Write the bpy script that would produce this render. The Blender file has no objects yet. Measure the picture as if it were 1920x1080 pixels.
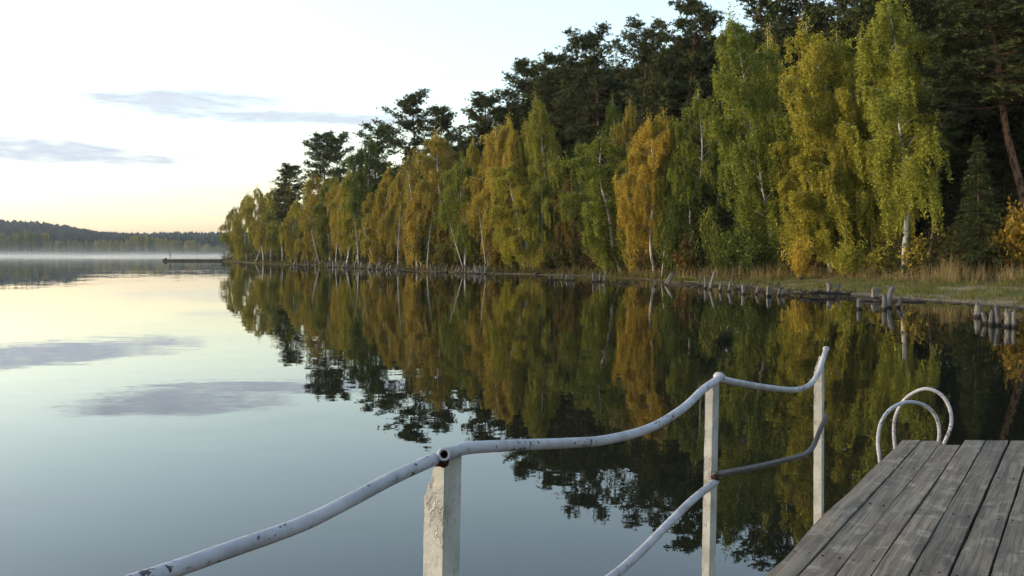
import bpy, math, random
import numpy as np
from mathutils import Vector, Matrix, Euler

rng = np.random.default_rng(11)
random.seed(11)
R = math.radians
scene = bpy.context.scene
col = scene.collection

# ------------------------------------------------------------------ camera
FPX, CX, CY, HORIZON = 1870.0, 960.0, 540.0, 474.0
EYE = 2.40                      # eye above the lake
DECK = 0.80                     # deck top above the lake
PITCH = math.atan((CY - HORIZON) / FPX)
cam_data = bpy.data.cameras.new("camera")
cam_data.sensor_width = 36.0
cam_data.lens = FPX / 1920.0 * 36.0
cam_data.clip_start = 0.05
cam_data.clip_end = 20000.0
cam = bpy.data.objects.new("camera", cam_data)
cam.location = (0, 0, EYE)
cam.rotation_euler = (math.pi / 2 - PITCH, 0, 0)
col.objects.link(cam)
scene.camera = cam

# ------------------------------------------------------------------ light
SUN_AZ = -84.0                  # degrees from +Y (view direction), negative = left
SUN_EL = 7.0
SKY_STRENGTH = 0.15
EXPOSURE = 2.2
world = bpy.data.worlds.new("World")
scene.world = world
world.use_nodes = True
scene.view_settings.view_transform = 'Standard'
scene.view_settings.look = 'None'
scene.view_settings.gamma = 1.0
scene.view_settings.use_curve_mapping = False
scene.view_settings.exposure = EXPOSURE

sun_data = bpy.data.lights.new("sun", 'SUN')
sun_data.energy = 0.38
sun_data.angle = R(30)
sun_data.color = (1.0, 0.86, 0.66)
sun = bpy.data.objects.new("sun", sun_data)
sd = Vector((math.sin(R(SUN_AZ)) * math.cos(R(SUN_EL)), math.cos(R(SUN_AZ)) * math.cos(R(SUN_EL)), math.sin(R(SUN_EL))))
sun.rotation_euler = (-sd).to_track_quat('-Z', 'Y').to_euler()
sun.location = (-60, 0, 60)
col.objects.link(sun)


class NT:
    """small helper for building node trees"""
    def __init__(self, tree):
        self.t = tree
        tree.nodes.clear()

    def n(self, kind, **kw):
        nd = self.t.nodes.new(kind)
        for k, v in kw.items():
            if k.startswith('_'):
                continue
            setattr(nd, k, v)
        return nd

    def link(self, a, b):
        self.t.links.new(a, b)

    def put(self, sock, v):
        if v is None:
            return
        if hasattr(v, 'is_output'):
            self.t.links.new(v, sock)
        else:
            sock.default_value = v

    def math(self, op, a, b=None, c=None, clamp=False):
        nd = self.n('ShaderNodeMath', operation=op, use_clamp=clamp)
        for i, v in enumerate((a, b, c)):
            self.put(nd.inputs[i], v)
        return nd.outputs[0]

    def vmath(self, op, a, b=None):
        nd = self.n('ShaderNodeVectorMath', operation=op)
        for i, v in enumerate((a, b)):
            self.put(nd.inputs[i], v)
        return nd.outputs['Value'] if op in ('LENGTH', 'DOT_PRODUCT') else nd.outputs[0]

    def mix(self, f, a, b, blend='MIX'):
        nd = self.n('ShaderNodeMix', data_type='RGBA', blend_type=blend)
        self.put(nd.inputs[0], f)
        for s, v in ((nd.inputs[6], a), (nd.inputs[7], b)):
            if isinstance(v, tuple) and len(v) == 3:
                v = v + (1.0,)
            self.put(s, v)
        return nd.outputs[2]

    def ramp(self, f, lo, hi, a=0.0, b=1.0, smooth=True):
        nd = self.n('ShaderNodeMapRange', interpolation_type='SMOOTHSTEP' if smooth else 'LINEAR')
        self.put(nd.inputs[0], f)
        nd.inputs[1].default_value = lo; nd.inputs[2].default_value = hi
        nd.inputs[3].default_value = a; nd.inputs[4].default_value = b
        return nd.outputs[0]

    def noise(self, vec, scale, detail=3.0, rough=0.55, out='Fac', dist=0.0):
        nd = self.n('ShaderNodeTexNoise')
        if vec is not None:
            self.put(nd.inputs['Vector'], vec)
        nd.inputs['Scale'].default_value = scale
        nd.inputs['Detail'].default_value = detail
        nd.inputs['Roughness'].default_value = rough
        nd.inputs['Distortion'].default_value = dist
        return nd.outputs[out]

    def mapping(self, vec, scale=(1, 1, 1), rot=(0, 0, 0), loc=(0, 0, 0)):
        nd = self.n('ShaderNodeMapping')
        self.put(nd.inputs['Vector'], vec)
        nd.inputs['Scale'].default_value = scale
        nd.inputs['Rotation'].default_value = rot
        nd.inputs['Location'].default_value = loc
        return nd.outputs[0]

    def coord(self, out='Object'):
        return self.n('ShaderNodeTexCoord').outputs[out]


# ---- sky: Nishita dusk sky with thin streaks of cloud laid out by direction
def build_sky():
    w = NT(world.node_tree)
    sky = w.n('ShaderNodeTexSky', sky_type='NISHITA')
    sky.sun_disc = False
    sky.sun_elevation = R(SUN_EL)
    sky.sun_rotation = R(SUN_AZ)
    sky.altitude = 200
    sky.air_density = 1.15
    sky.dust_density = 2.2
    sky.ozone_density = 2.0
    d = w.vmath('NORMALIZE', w.coord('Generated'))
    sep = w.n('ShaderNodeSeparateXYZ'); w.link(d, sep.inputs[0])
    az = w.math('ARCTAN2', sep.outputs[0], sep.outputs[1])
    el = w.math('ARCSINE', sep.outputs[2])
    comb = w.n('ShaderNodeCombineXYZ'); w.link(az, comb.inputs[0]); w.link(el, comb.inputs[1])
    ae = comb.outputs[0]
    edge = w.noise(w.mapping(ae, (16, 75, 1)), 1.0, 3.0, 0.6)
    fine = w.noise(w.mapping(ae, (40, 260, 1)), 1.0, 2.0, 0.6)
    wob = w.math('ADD', w.math('MULTIPLY', w.math('SUBTRACT', edge, 0.5), 1.5), w.math('MULTIPLY', w.math('SUBTRACT', fine, 0.5), 1.1))
    total = None
    # photo pixel centre, half width, half height, strength
    for (px, py, hw, hh, s, tilt) in ((335, 191, 185, 23, 0.95, -0.02), (530, 222, 270, 14, 0.95, 0.0), (30, 281, 285, 25, 1.0, 0.035),
                                (420, 358, 90, 9, 0.35, 0), (350, 396, 150, 11, 0.35, 0)):
        a0 = math.atan((px - CX) / FPX); e0 = math.atan((HORIZON - py) / FPX * math.cos(a0))
        x = w.math('SUBTRACT', az, a0)
        y = w.math('SUBTRACT', w.math('SUBTRACT', el, e0), w.math('MULTIPLY', x, -tilt))
        # flat underside, domed top
        yy = w.math('MULTIPLY', y, FPX / hh)
        qx = w.math('POWER', w.math('ABSOLUTE', w.math('MULTIPLY', x, FPX / hw * 0.9)), 2.0)
        qy = w.math('POWER', w.math('ABSOLUTE', yy), 2.0)
        q = w.math('SUBTRACT', w.math('ADD', qx, qy), wob)
        m = w.math('MULTIPLY', w.math('MULTIPLY', w.ramp(q, 1.30, 0.10), s), w.ramp(fine, 0.25, 0.75, 0.84, 1.0))
        total = m if total is None else w.math('MAXIMUM', total, m)
    # faint veils all round the horizon
    veil = w.noise(w.mapping(ae, (3.0, 34, 1), loc=(4.3, 1.7, 0)), 1.0, 2.0, 0.6)
    veil = w.math('MULTIPLY', w.ramp(veil, 0.56, 0.80), w.ramp(el, 0.75, 0.10))
    total = w.math('MAXIMUM', total, w.math('MULTIPLY', veil, 0.25))
    hsv = w.n('ShaderNodeHueSaturation')
    hsv.inputs['Saturation'].default_value = 0.74
    hsv.inputs['Value'].default_value = 1.0
    w.link(sky.outputs[0], hsv.inputs['Color'])
    cl = w.mix(w.math('MULTIPLY', total, 1.0), hsv.outputs[0], CLOUD_RGB)
    bg = w.n('ShaderNodeBackground')
    w.link(cl, bg.inputs['Color'])
    bg.inputs['Strength'].default_value = SKY_STRENGTH
    out = w.n('ShaderNodeOutputWorld')
    w.link(bg.outputs[0], out.inputs['Surface'])


CLOUD_RGB = (0.96, 1.08, 1.27)
build_sky()

scene.render.engine = 'CYCLES'
cy = scene.cycles
cy.max_bounces = 5
cy.diffuse_bounces = 2
cy.volume_step_rate = 1.0
cy.volume_max_steps = 128
cy.glossy_bounces = 3
cy.transmission_bounces = 3
cy.transparent_max_bounces = 6
cy.volume_bounces = 0
cy.caustics_reflective = False
cy.caustics_refractive = False
cy.use_denoising = True
cy.use_adaptive_sampling = True
cy.adaptive_threshold = 0.02


# ------------------------------------------------------------------ geometry helpers
_f = np.array((0, math.cos(PITCH), -math.sin(PITCH)))
_u = np.array((0, math.sin(PITCH), math.cos(PITCH)))


def ray(px, py):
    d = _f + (px - CX) / FPX * np.array((1.0, 0, 0)) + (CY - py) / FPX * _u
    return d


def on_z(px, py, z):
    d = ray(px, py)
    t = (z - EYE) / d[2]
    return np.array((d[0] * t, d[1] * t, z))


def at_y(px, py, y):
    d = ray(px, py)
    t = y / d[1]
    return np.array((d[0] * t, y, EYE + d[2] * t))


def on_plane(px, py, p, n):
    d = ray(px, py)
    o = np.array((0, 0, EYE))
    t = np.dot(np.array(p) - o, n) / np.dot(d, n)
    return o + d * t


def mesh_np(name, V, F, mats=(), smooth=False, attr=None, mat_index=None):
    """V (n,3), F list of (k,m) int arrays with equal corner count per array"""
    me = bpy.data.meshes.new(name)
    V = np.asarray(V, dtype=np.float32)
    if not isinstance(F, list):
        F = [F]
    F = [np.asarray(f, dtype=np.int32) for f in F if len(f)]
    me.vertices.add(len(V))
    me.vertices.foreach_set('co', V.ravel())
    loops = np.concatenate([f.ravel() for f in F])
    sizes = np.concatenate([np.full(len(f), f.shape[1], np.int32) for f in F])
    starts = np.concatenate(([0], np.cumsum(sizes)[:-1])).astype(np.int32)
    me.loops.add(len(loops)); me.loops.foreach_set('vertex_index', loops)
    me.polygons.add(len(sizes))
    me.polygons.foreach_set('loop_start', starts)
    me.polygons.foreach_set('use_smooth', np.full(len(sizes), bool(smooth)))
    for m in mats:
        me.materials.append(m)
    if mat_index is not None:
        me.polygons.foreach_set('material_index', np.asarray(mat_index, np.int32))
    if attr is not None:
        a = me.attributes.new('tone', 'FLOAT', 'POINT')
        a.data.foreach_set('value', np.asarray(attr, np.float32))
    me.update(calc_edges=True)
    return me


def obj(name, me, parent=None, loc=None):
    o = bpy.data.objects.new(name, me)
    col.objects.link(o)
    if parent is not None:
        o.parent = parent
    if loc is not None:
        o.location = loc
    return o


def tag(o, label=None, cat=None, group=None, kind=None):
    if label: o['label'] = label
    if cat: o['category'] = cat
    if group: o['group'] = group
    if kind: o['kind'] = kind
    return o


def empty(name, loc):
    o = bpy.data.objects.new(name, None)
    o.empty_display_size = 0.2
    col.objects.link(o)
    o.location = tuple(loc)
    return o


def catmull(P, n=8):
    P = np.asarray(P, float)
    Q = np.vstack((2 * P[0] - P[1], P, 2 * P[-1] - P[-2]))
    out = []
    for i in range(1, len(Q) - 2):
        p0, p1, p2, p3 = Q[i - 1], Q[i], Q[i + 1], Q[i + 2]
        for t in np.linspace(0, 1, n, endpoint=False):
            out.append(0.5 * ((2 * p1) + (-p0 + p2) * t + (2 * p0 - 5 * p1 + 4 * p2 - p3) * t * t + (-p0 + 3 * p1 - 3 * p2 + p3) * t ** 3))
    out.append(Q[-2])
    return np.array(out)


class MB:
    """collects tubes and prisms into one mesh"""
    def __init__(self):
        self.V, self.Q, self.T, self.n = [], [], [], 0

    def add(self, v, q=None, t=None):
        v = np.asarray(v, float)
        if q is not None and len(q): self.Q.append(np.asarray(q, int) + self.n)
        if t is not None and len(t): self.T.append(np.asarray(t, int) + self.n)
        self.V.append(v); self.n += len(v)

    def tube(self, P, r, k=8, cap=True, hollow=0.0, rough=0.0):
        P = np.asarray(P, float); m = len(P)
        r = np.broadcast_to(np.asarray(r, float), (m,))
        T = np.gradient(P, axis=0); T /= np.linalg.norm(T, axis=1)[:, None] + 1e-9
        ref = np.array((0, 0, 1.0)) if abs(T[0][2]) < 0.9 else np.array((1.0, 0, 0))
        N = np.zeros_like(P)
        nv = ref - T[0] * np.dot(ref, T[0]); nv /= np.linalg.norm(nv); N[0] = nv
        for i in range(1, m):
            nv = N[i - 1] - T[i] * np.dot(N[i - 1], T[i]); nv /= np.linalg.norm(nv) + 1e-9; N[i] = nv
        B = np.cross(T, N)
        a = np.linspace(0, 2 * np.pi, k, endpoint=False)
        rr = r[:, None] * (1 + rough * rng.normal(size=(m, k)))
        ring = P[:, None, :] + rr[..., None] * (np.cos(a)[None, :, None] * N[:, None, :] + np.sin(a)[None, :, None] * B[:, None, :])
        v = ring.reshape(-1, 3)
        i, j = np.meshgrid(np.arange(m - 1), np.arange(k), indexing='ij'); i = i.ravel(); j = j.ravel(); j2 = (j + 1) % k
        q = np.stack((i * k + j, i * k + j2, (i + 1) * k + j2, (i + 1) * k + j), 1)
        if hollow > 0:                                     # open pipe end: rim plus inner wall
            inner = P[:, None, :] + (r * hollow)[:, None, None] * (np.cos(a)[None, :, None] * N[:, None, :] + np.sin(a)[None, :, None] * B[:, None, :])
            off = m * k
            v = np.vstack((v, inner.reshape(-1, 3)))
            qi = np.stack((off + i * k + j, off + (i + 1) * k + j, off + (i + 1) * k + j2, off + i * k + j2), 1)
            jj = np.arange(k); j3 = (jj + 1) % k
            rim0 = np.stack((jj, off + jj, off + j3, j3), 1)
            e = (m - 1) * k
            rim1 = np.stack((e + jj, e + j3, off + e + j3, off + e + jj), 1)
            self.add(v, np.vstack((q, qi, rim0, rim1)))
            return
        t = None
        if cap:
            v = np.vstack((v, P[0], P[-1])); c0, c1 = m * k, m * k + 1
            jj = np.arange(k); j3 = (jj + 1) % k
            t = np.vstack((np.stack((np.full(k, c0), j3, jj), 1), np.stack((np.full(k, c1), (m - 1) * k + jj, (m - 1) * k + j3), 1)))
        self.add(v, q, t)

    def prism(self, poly, ax, ay, az, o, h):
        """polygon (u,v) in plane o+u*ax+v*ay, extruded h along az; sides quads, caps fans"""
        poly = np.asarray(poly, float); k = len(poly)
        ax, ay, az, o = (np.asarray(x, float) for x in (ax, ay, az, o))
        a = o + poly[:, :1] * ax + poly[:, 1:] * ay
        b = a + az * h
        v = np.vstack((a, b, a.mean(0), b.mean(0)))
        j = np.arange(k); j2 = (j + 1) % k
        q = np.stack((j, j2, k + j2, k + j), 1)
        t = np.vstack((np.stack((np.full(k, 2 * k), j2, j), 1), np.stack((np.full(k, 2 * k + 1), k + j, k + j2), 1)))
        self.add(v, q, t)

    def box(self, c, s, rot=0.0):
        c = np.asarray(c, float); s = np.asarray(s, float) / 2
        v = np.array([(x, y, z) for z in (-1, 1) for y in (-1, 1) for x in (-1, 1)], float) * s
        cr, sr = math.cos(rot), math.sin(rot)
        v = np.stack((v[:, 0] * cr - v[:, 1] * sr, v[:, 0] * sr + v[:, 1] * cr, v[:, 2]), 1) + c
        q = [(0, 2, 3, 1), (4, 5, 7, 6), (0, 1, 5, 4), (2, 6, 7, 3), (0, 4, 6, 2), (1, 3, 7, 5)]
        self.add(v, q)

    def mesh(self, name, mats=(), smooth=True):
        F = []
        if self.Q: F.append(np.vstack(self.Q))
        if self.T: F.append(np.vstack(self.T))
        return mesh_np(name, np.vstack(self.V), F, mats, smooth)


# ------------------------------------------------------------------ materials
def material(name):
    m = bpy.data.materials.new(name)
    m.use_nodes = True
    return m, NT(m.node_tree)


def finish(t, bsdf, disp=None):
    out = t.n('ShaderNodeOutputMaterial')
    t.link(bsdf, out.inputs['Surface'])


def principled(t, color, rough=0.7, spec=0.3, normal=None, **kw):
    b = t.n('ShaderNodeBsdfPrincipled')
    if isinstance(color, tuple) and len(color) == 3: color = color + (1,)
    t.put(b.inputs['Base Color'], color)
    t.put(b.inputs['Roughness'], rough)
    b.inputs['Specular IOR Level'].default_value = spec
    if normal is not None: t.link(normal, b.inputs['Normal'])
    return b


def bump(t, h, strength=0.5, dist=0.01):
    b = t.n('ShaderNodeBump')
    b.inputs['Strength'].default_value = strength
    b.inputs['Distance'].default_value = dist
    t.link(h, b.inputs['Height'])
    return b.outputs[0]


def mat_leaf(name, trans=0.35, hue=0.05):
    """leaf colours come from the tree's own two tints, mixed leaf by leaf and clump by clump"""
    m, t = material(name)
    a = t.n('ShaderNodeAttribute', attribute_type='OBJECT', attribute_name='tint_a').outputs['Color']
    b = t.n('ShaderNodeAttribute', attribute_type='OBJECT', attribute_name='tint_b').outputs['Color']
    tone = t.n('ShaderNodeAttribute', attribute_type='GEOMETRY', attribute_name='tone').outputs['Fac']
    info = t.n('ShaderNodeObjectInfo')
    co = t.vmath('ADD', t.coord('Object'), t.vmath('SCALE', (31.0, 17.0, 9.0)))
    nd = t.t.nodes[-1]
    loc = t.n('ShaderNodeVectorMath', operation='ADD'); t.link(t.coord('Object'), loc.inputs[0])
    rv = t.n('ShaderNodeCombineXYZ'); t.link(t.math('MULTIPLY', info.outputs['Random'], 57.0), rv.inputs[0]); t.link(rv.outputs[0], loc.inputs[1])
    clump = t.noise(t.mapping(loc.outputs[0], (1, 1, 0.55)), 0.55, 3.0, 0.6)
    f = t.ramp(t.math('ADD', t.math('MULTIPLY', clump, 0.9), t.math('MULTIPLY', t.math('SUBTRACT', tone, 0.5), 0.45)), 0.30, 0.62)
    c = t.mix(f, b, a)
    var = t.math('MULTIPLY_ADD', t.math('FRACT', t.math('MULTIPLY', tone, 7.31)), 0.8, 0.6)
    c = t.mix(1.0, c, t_gray(t, var), 'MULTIPLY')
    d = t.n('ShaderNodeBsdfDiffuse'); t.link(c, d.inputs['Color'])
    tr = t.n('ShaderNodeBsdfTranslucent'); t.link(c, tr.inputs['Color'])
    mx = t.n('ShaderNodeMixShader'); mx.inputs[0].default_value = trans
    t.link(d.outputs[0], mx.inputs[1]); t.link(tr.outputs[0], mx.inputs[2])
    finish(t, mx.outputs[0])
    return m


def t_gray(t, v):
    c = t.n('ShaderNodeCombineColor')
    for i in range(3): t.link(v, c.inputs[i])
    return c.outputs[0]


LEAF = mat_leaf('leaf', 0.35)
NEEDLE = mat_leaf('needle', 0.15)


def mat_birch_bark():
    m, t = material('birch_bark')
    co = t.coord('Object')
    n1 = t.noise(t.mapping(co, (2.5, 2.5, 9)), 1.0, 4, 0.6)
    n2 = t.noise(t.mapping(co, (1.0, 1.0, 0.8)), 1.3, 3, 0.6)
    sep = t.n('ShaderNodeSeparateXYZ'); t.link(co, sep.inputs[0])
    low = t.ramp(sep.outputs[2], 1.6, 0.1)
    marks = t.ramp(t.math('ADD', n1, t.math('MULTIPLY', low, 0.14)), 0.60, 0.67)
    c = t.mix(n2, (0.40, 0.38, 0.34), (0.66, 0.63, 0.58))
    c = t.mix(marks, c, (0.035, 0.03, 0.027))
    finish(t, principled(t, c, 0.8, 0.2, bump(t, n1, 0.4, 0.02)).outputs[0])
    return m


def mat_pine_bark():
    m, t = material('pine_bark')
    co = t.coord('Object')
    sep = t.n('ShaderNodeSeparateXYZ'); t.link(co, sep.inputs[0])
    n = t.noise(t.mapping(co, (5, 5, 1.6)), 1.0, 5, 0.65)
    up = t.ramp(t.math('ADD', sep.outputs[2], t.math('MULTIPLY', n, 5.0)), 5.0, 13.0)
    c = t.mix(up, (0.085, 0.065, 0.05), (0.185, 0.098, 0.058))
    c = t.mix(t.ramp(n, 0.52, 0.40), c, (0.03, 0.022, 0.018))
    finish(t, principled(t, c, 0.9, 0.15, bump(t, n, 0.6, 0.03)).outputs[0])
    return m


BIRCH_BARK = mat_birch_bark()
PINE_BARK = mat_pine_bark()


def mat_ground():
    m, t = material('ground')
    g = t.n('ShaderNodeNewGeometry').outputs['Position']
    sep = t.n('ShaderNodeSeparateXYZ'); t.link(g, sep.inputs[0])
    z = sep.outputs[2]
    n1 = t.noise(g, 0.35, 5, 0.6); n2 = t.noise(g, 2.2, 5, 0.65); n3 = t.noise(g, 14, 3, 0.6)
    mud = t.mix(n3, (0.030, 0.022, 0.015), (0.085, 0.062, 0.040))
    sand = t.mix(n2, (0.13, 0.095, 0.06), (0.29, 0.225, 0.15))
    grass = t.mix(n3, (0.04, 0.05, 0.015), (0.12, 0.12, 0.04))
    litter = t.mix(n2, (0.035, 0.024, 0.014), (0.11, 0.07, 0.03))
    zz = t.math('ADD', z, t.math('MULTIPLY', t.math('SUBTRACT', n2, 0.5), 0.16))
    c = t.mix(t.ramp(zz, 0.01, 0.07), mud, sand)
    patch = t.math('MULTIPLY', t.ramp(zz, 0.09, 0.22), t.ramp(n1, 0.40, 0.56))
    c = t.mix(patch, c, grass)
    c = t.mix(t.ramp(zz, 0.42, 0.75), c, litter)
    farther = t.ramp(sep.outputs[1], 500, 900)
    c = t.mix(farther, c, (0.03, 0.04, 0.02))
    finish(t, principled(t, c, 0.95, 0.1, bump(t, n3, 0.5, 0.03)).outputs[0])
    return m


def mat_water():
    m, t = material('lake_water')
    g = t.n('ShaderNodeNewGeometry').outputs['Position']
    sep = t.n('ShaderNodeSeparateXYZ'); t.link(g, sep.inputs[0])
    # ripple slopes straight from noise colours: (r-.5, g-.5) tilt the normal
    def slope(scale, sc, detail):
        c = t.noise(t.mapping(g, scale), sc, detail, 0.5, 'Color')
        return t.vmath('SUBTRACT', c, (0.5, 0.5, 0.5))
    s1 = slope((1.0, 1.6, 1.0), 0.22, 1.0)      # long lazy swell
    s2 = slope((0.8, 1.9, 1.0), 1.1, 2.0)       # ripples
    s3 = slope((1.0, 2.0, 1.0), 4.5, 2.0)       # fine ripples
    patch = t.ramp(t.noise(t.mapping(g, (0.035, 0.075, 1)), 1.0, 3, 0.55), 0.40, 0.68)
    far = t.ramp(sep.outputs[1], 60, 330)
    wind = t.ramp(t.math('ADD', sep.outputs[1], t.math('MULTIPLY', sep.outputs[0], 0.12)), 330, 420)
    a1 = t.math('MULTIPLY_ADD', far, 0.004, 0.006)
    a2 = t.math('ADD', t.math('MULTIPLY_ADD', patch, 0.012, 0.0075), t.math('MULTIPLY', far, 0.010))
    a3 = t.math('ADD', t.math('MULTIPLY_ADD', patch, 0.010, 0.003), t.math('MULTIPLY', wind, 0.22))
    def sc(v, a):
        nd = t.n('ShaderNodeVectorMath', operation='SCALE'); t.link(v, nd.inputs[0]); t.put(nd.inputs['Scale'], a); return nd.outputs[0]
    tot = t.vmath('ADD', t.vmath('ADD', sc(s1, a1), sc(s2, a2)), sc(s3, a3))
    tot = t.vmath('MULTIPLY', tot, (0.8, 1.0, 0.0))
    nrm = t.vmath('NORMALIZE', t.vmath('ADD', tot, (0, 0, 1)))
    b = principled(t, (0.010, 0.011, 0.007), 0.0, 0.5, nrm)
    b.inputs['IOR'].default_value = 1.385
    finish(t, b.outputs[0])
    return m


def mat_plank():
    m, t = material('weathered_plank')
    co = t.coord('Object')
    info = t.n('ShaderNodeObjectInfo')
    off = t.n('ShaderNodeCombineXYZ'); t.link(t.math('MULTIPLY', info.outputs['Random'], 40.0), off.inputs[0]); t.link(t.math('MULTIPLY', info.outputs['Random'], 23.0), off.inputs[1])
    p = t.vmath('ADD', co, off.outputs[0])
    warp = t.noise(t.mapping(p, (2.2, 1.1, 2)), 1.0, 2, 0.5, 'Color')
    wp = t.n('ShaderNodeVectorMath', operation='SCALE'); t.link(t.vmath('SUBTRACT', warp, (.5, .5, .5)), wp.inputs[0]); wp.inputs['Scale'].default_value = 0.035
    pw = t.vmath('ADD', p, wp.outputs[0])
    grain = t.noise(t.mapping(pw, (95, 2.2, 60)), 1.0, 5, 0.65)
    streak = t.noise(t.mapping(pw, (26, 0.7, 20)), 1.0, 4, 0.6)
    blotch = t.noise(t.mapping(p, (5.5, 2.4, 4)), 1.0, 4, 0.6)
    worn_sheen = t.noise(t.mapping(p, (7.0, 6.0, 4)), 1.0, 3, 0.6)
    spot = t.noise(p, 60, 3, 0.6)
    c = t.mix(t.ramp(streak, 0.3, 0.7), (0.110, 0.084, 0.057), (0.225, 0.181, 0.131))
    c = t.mix(t.math('MULTIPLY', t.ramp(blotch, 0.46, 0.64), 0.55), c, (0.070, 0.056, 0.044))
    c = t.mix(t.math('MULTIPLY', t.ramp(worn_sheen, 0.54, 0.68), 0.65), c, (0.31, 0.265, 0.205))  # pale worn patches, with the wavy sheen of the boards painted in
    c = t.mix(t.math('MULTIPLY', t.ramp(grain, 0.54, 0.38), 0.6), c, (0.045, 0.037, 0.032))
    c = t.mix(t.ramp(spot, 0.68, 0.76), c, (0.03, 0.026, 0.022))
    tone = t.math('MULTIPLY_ADD', info.outputs['Random'], 0.35, 0.82)
    c = t.mix(1.0, c, t_gray(t, tone), 'MULTIPLY')
    h = t.math('ADD', t.math('MULTIPLY', grain, 0.6), t.math('ADD', t.math('MULTIPLY', streak, 0.7), t.math('MULTIPLY', worn_sheen, 0.8)))
    finish(t, principled(t, c, 0.72, 0.3, bump(t, h, 0.9, 0.006)).outputs[0])
    return m


def mat_paint(name, chip=0.64, base=(0.60, 0.585, 0.575), crack=False, rust=(0.05, 0.035, 0.03)):
    m, t = material(name)
    co = t.coord('Object')
    n = t.noise(co, 58, 5, 0.62)
    big = t.noise(co, 3.2, 3, 0.55)
    dirt = t.noise(co, 9, 4, 0.6)
    f = t.math('ADD', n, t.math('MULTIPLY', t.math('SUBTRACT', big, 0.5), 0.55))
    chips = t.ramp(f, chip, chip + 0.025)
    c = t.mix(t.ramp(dirt, 0.35, 0.70), base, tuple(x * 0.66 for x in base))
    h = t.math('MULTIPLY', chips, -1.0)
    if crack:
        r1 = t.math('ABSOLUTE', t.math('SUBTRACT', t.noise(t.mapping(co, (1, 1, 0.35)), 34, 4, 0.6), 0.5))
        flake = t.noise(t.mapping(co, (1, 1, 0.6)), 15, 4, 0.65)
        fissure = t.math('MULTIPLY', t.ramp(r1, 0.016, 0.002), t.ramp(flake, 0.50, 0.60))
        c = t.mix(t.math('MULTIPLY', t.ramp(flake, 0.57, 0.62), 0.35), c, (0.27, 0.25, 0.20))
        c = t.mix(t.math('MULTIPLY', fissure, 0.75), c, (0.12, 0.10, 0.08))
        pit = t.ramp(t.noise(t.mapping(co, (1, 1, 0.7)), 95, 4, 0.7), 0.575, 0.64)
        c = t.mix(t.math('MULTIPLY', pit, 0.42), c, (0.16, 0.14, 0.11))
        lump = t.noise(co, 62, 5, 0.7)
        h = t.math('ADD', t.math('ADD', h, t.math('MULTIPLY', fissure, -1.0)), t.math('ADD', t.math('MULTIPLY', lump, 1.3), t.math('MULTIPLY', t.ramp(flake, 0.57, 0.60), -1.2)))
    c = t.mix(chips, c, rust)
    finish(t, principled(t, c, 0.5, 0.4, bump(t, h, 1.0, 0.0016 if crack else 0.0022)).outputs[0])
    return m


def mat_stump():
    m, t = material('drowned_wood')
    co = t.coord('Object')
    g = t.n('ShaderNodeNewGeometry').outputs['Position']
    sep = t.n('ShaderNodeSeparateXYZ'); t.link(g, sep.inputs[0])
    n = t.noise(t.mapping(co, (14, 14, 1.6)), 1.0, 4, 0.65)
    n2 = t.noise(co, 5, 3, 0.6)
    info = t.n('ShaderNodeObjectInfo')
    c = t.mix(t.ramp(n, 0.3, 0.7), (0.06, 0.051, 0.044), (0.25, 0.225, 0.20))
    c = t.mix(t.math('MULTIPLY', t.ramp(n2, 0.5, 0.7), 0.6), c, (0.07, 0.058, 0.05))
    wet = t.ramp(t.math('ADD', sep.outputs[2], t.math('MULTIPLY', n2, 0.10)), 0.20, 0.10)      # soaked foot
    c = t.mix(wet, c, (0.022, 0.018, 0.015))
    c = t.mix(1.0, c, t_gray(t, t.math('MULTIPLY_ADD', info.outputs['Random'], 0.5, 0.7)), 'MULTIPLY')
    finish(t, principled(t, c, 0.8, 0.2, bump(t, n, 0.8, 0.02)).outputs[0])
    return m


def mat_plain(name, rgb, rough=0.85, spec=0.2, var=0.35, scale=8.0):
    m, t = material(name)
    n = t.noise(t.coord('Object'), scale, 4, 0.6)
    c = t.mix(n, tuple(x * (1 - var) for x in rgb), tuple(x * (1 + var) for x in rgb))
    finish(t, principled(t, c, rough, spec, bump(t, n, 0.4, 0.01)).outputs[0])
    return m


def mat_volume(name, density, rgb=(0.80, 0.88, 1.0), aniso=0.2):
    m, t = material(name)
    v = t.n('ShaderNodeVolumePrincipled')
    v.inputs['Color'].default_value = rgb + (1,)
    v.inputs['Density'].default_value = density
    v.inputs['Anisotropy'].default_value = aniso
    out = t.n('ShaderNodeOutputMaterial')
    t.link(v.outputs[0], out.inputs['Volume'])
    return m


def mat_mist():
    """ground mist, thinning quickly with height"""
    m, t = material('mist_air')
    g = t.n('ShaderNodeNewGeometry').outputs['Position']
    sep = t.n('ShaderNodeSeparateXYZ'); t.link(g, sep.inputs[0])
    z = sep.outputs[2]
    n = t.noise(t.mapping(g, (0.012, 0.012, 0.1)), 1.0, 3, 0.6)
    low = t.math('MULTIPLY', t.math('EXPONENT', t.math('MULTIPLY', z, -0.9)), 0.0019)
    high = t.math('MULTIPLY', t.math('MULTIPLY', t.math('EXPONENT', t.math('MULTIPLY', z, -0.28)), t.ramp(z, 13, 8)), 0.00065)
    d = t.math('MULTIPLY', t.math('ADD', low, high), t.ramp(n, 0.35, 0.65, 0.25, 1.6))
    v = t.n('ShaderNodeVolumePrincipled')
    v.inputs['Color'].default_value = (0.97, 0.985, 1.0, 1)
    t.link(d, v.inputs['Density'])
    v.inputs['Anisotropy'].default_value = 0.0
    out = t.n('ShaderNodeOutputMaterial')
    t.link(v.outputs[0], out.inputs['Volume'])
    return m


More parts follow.
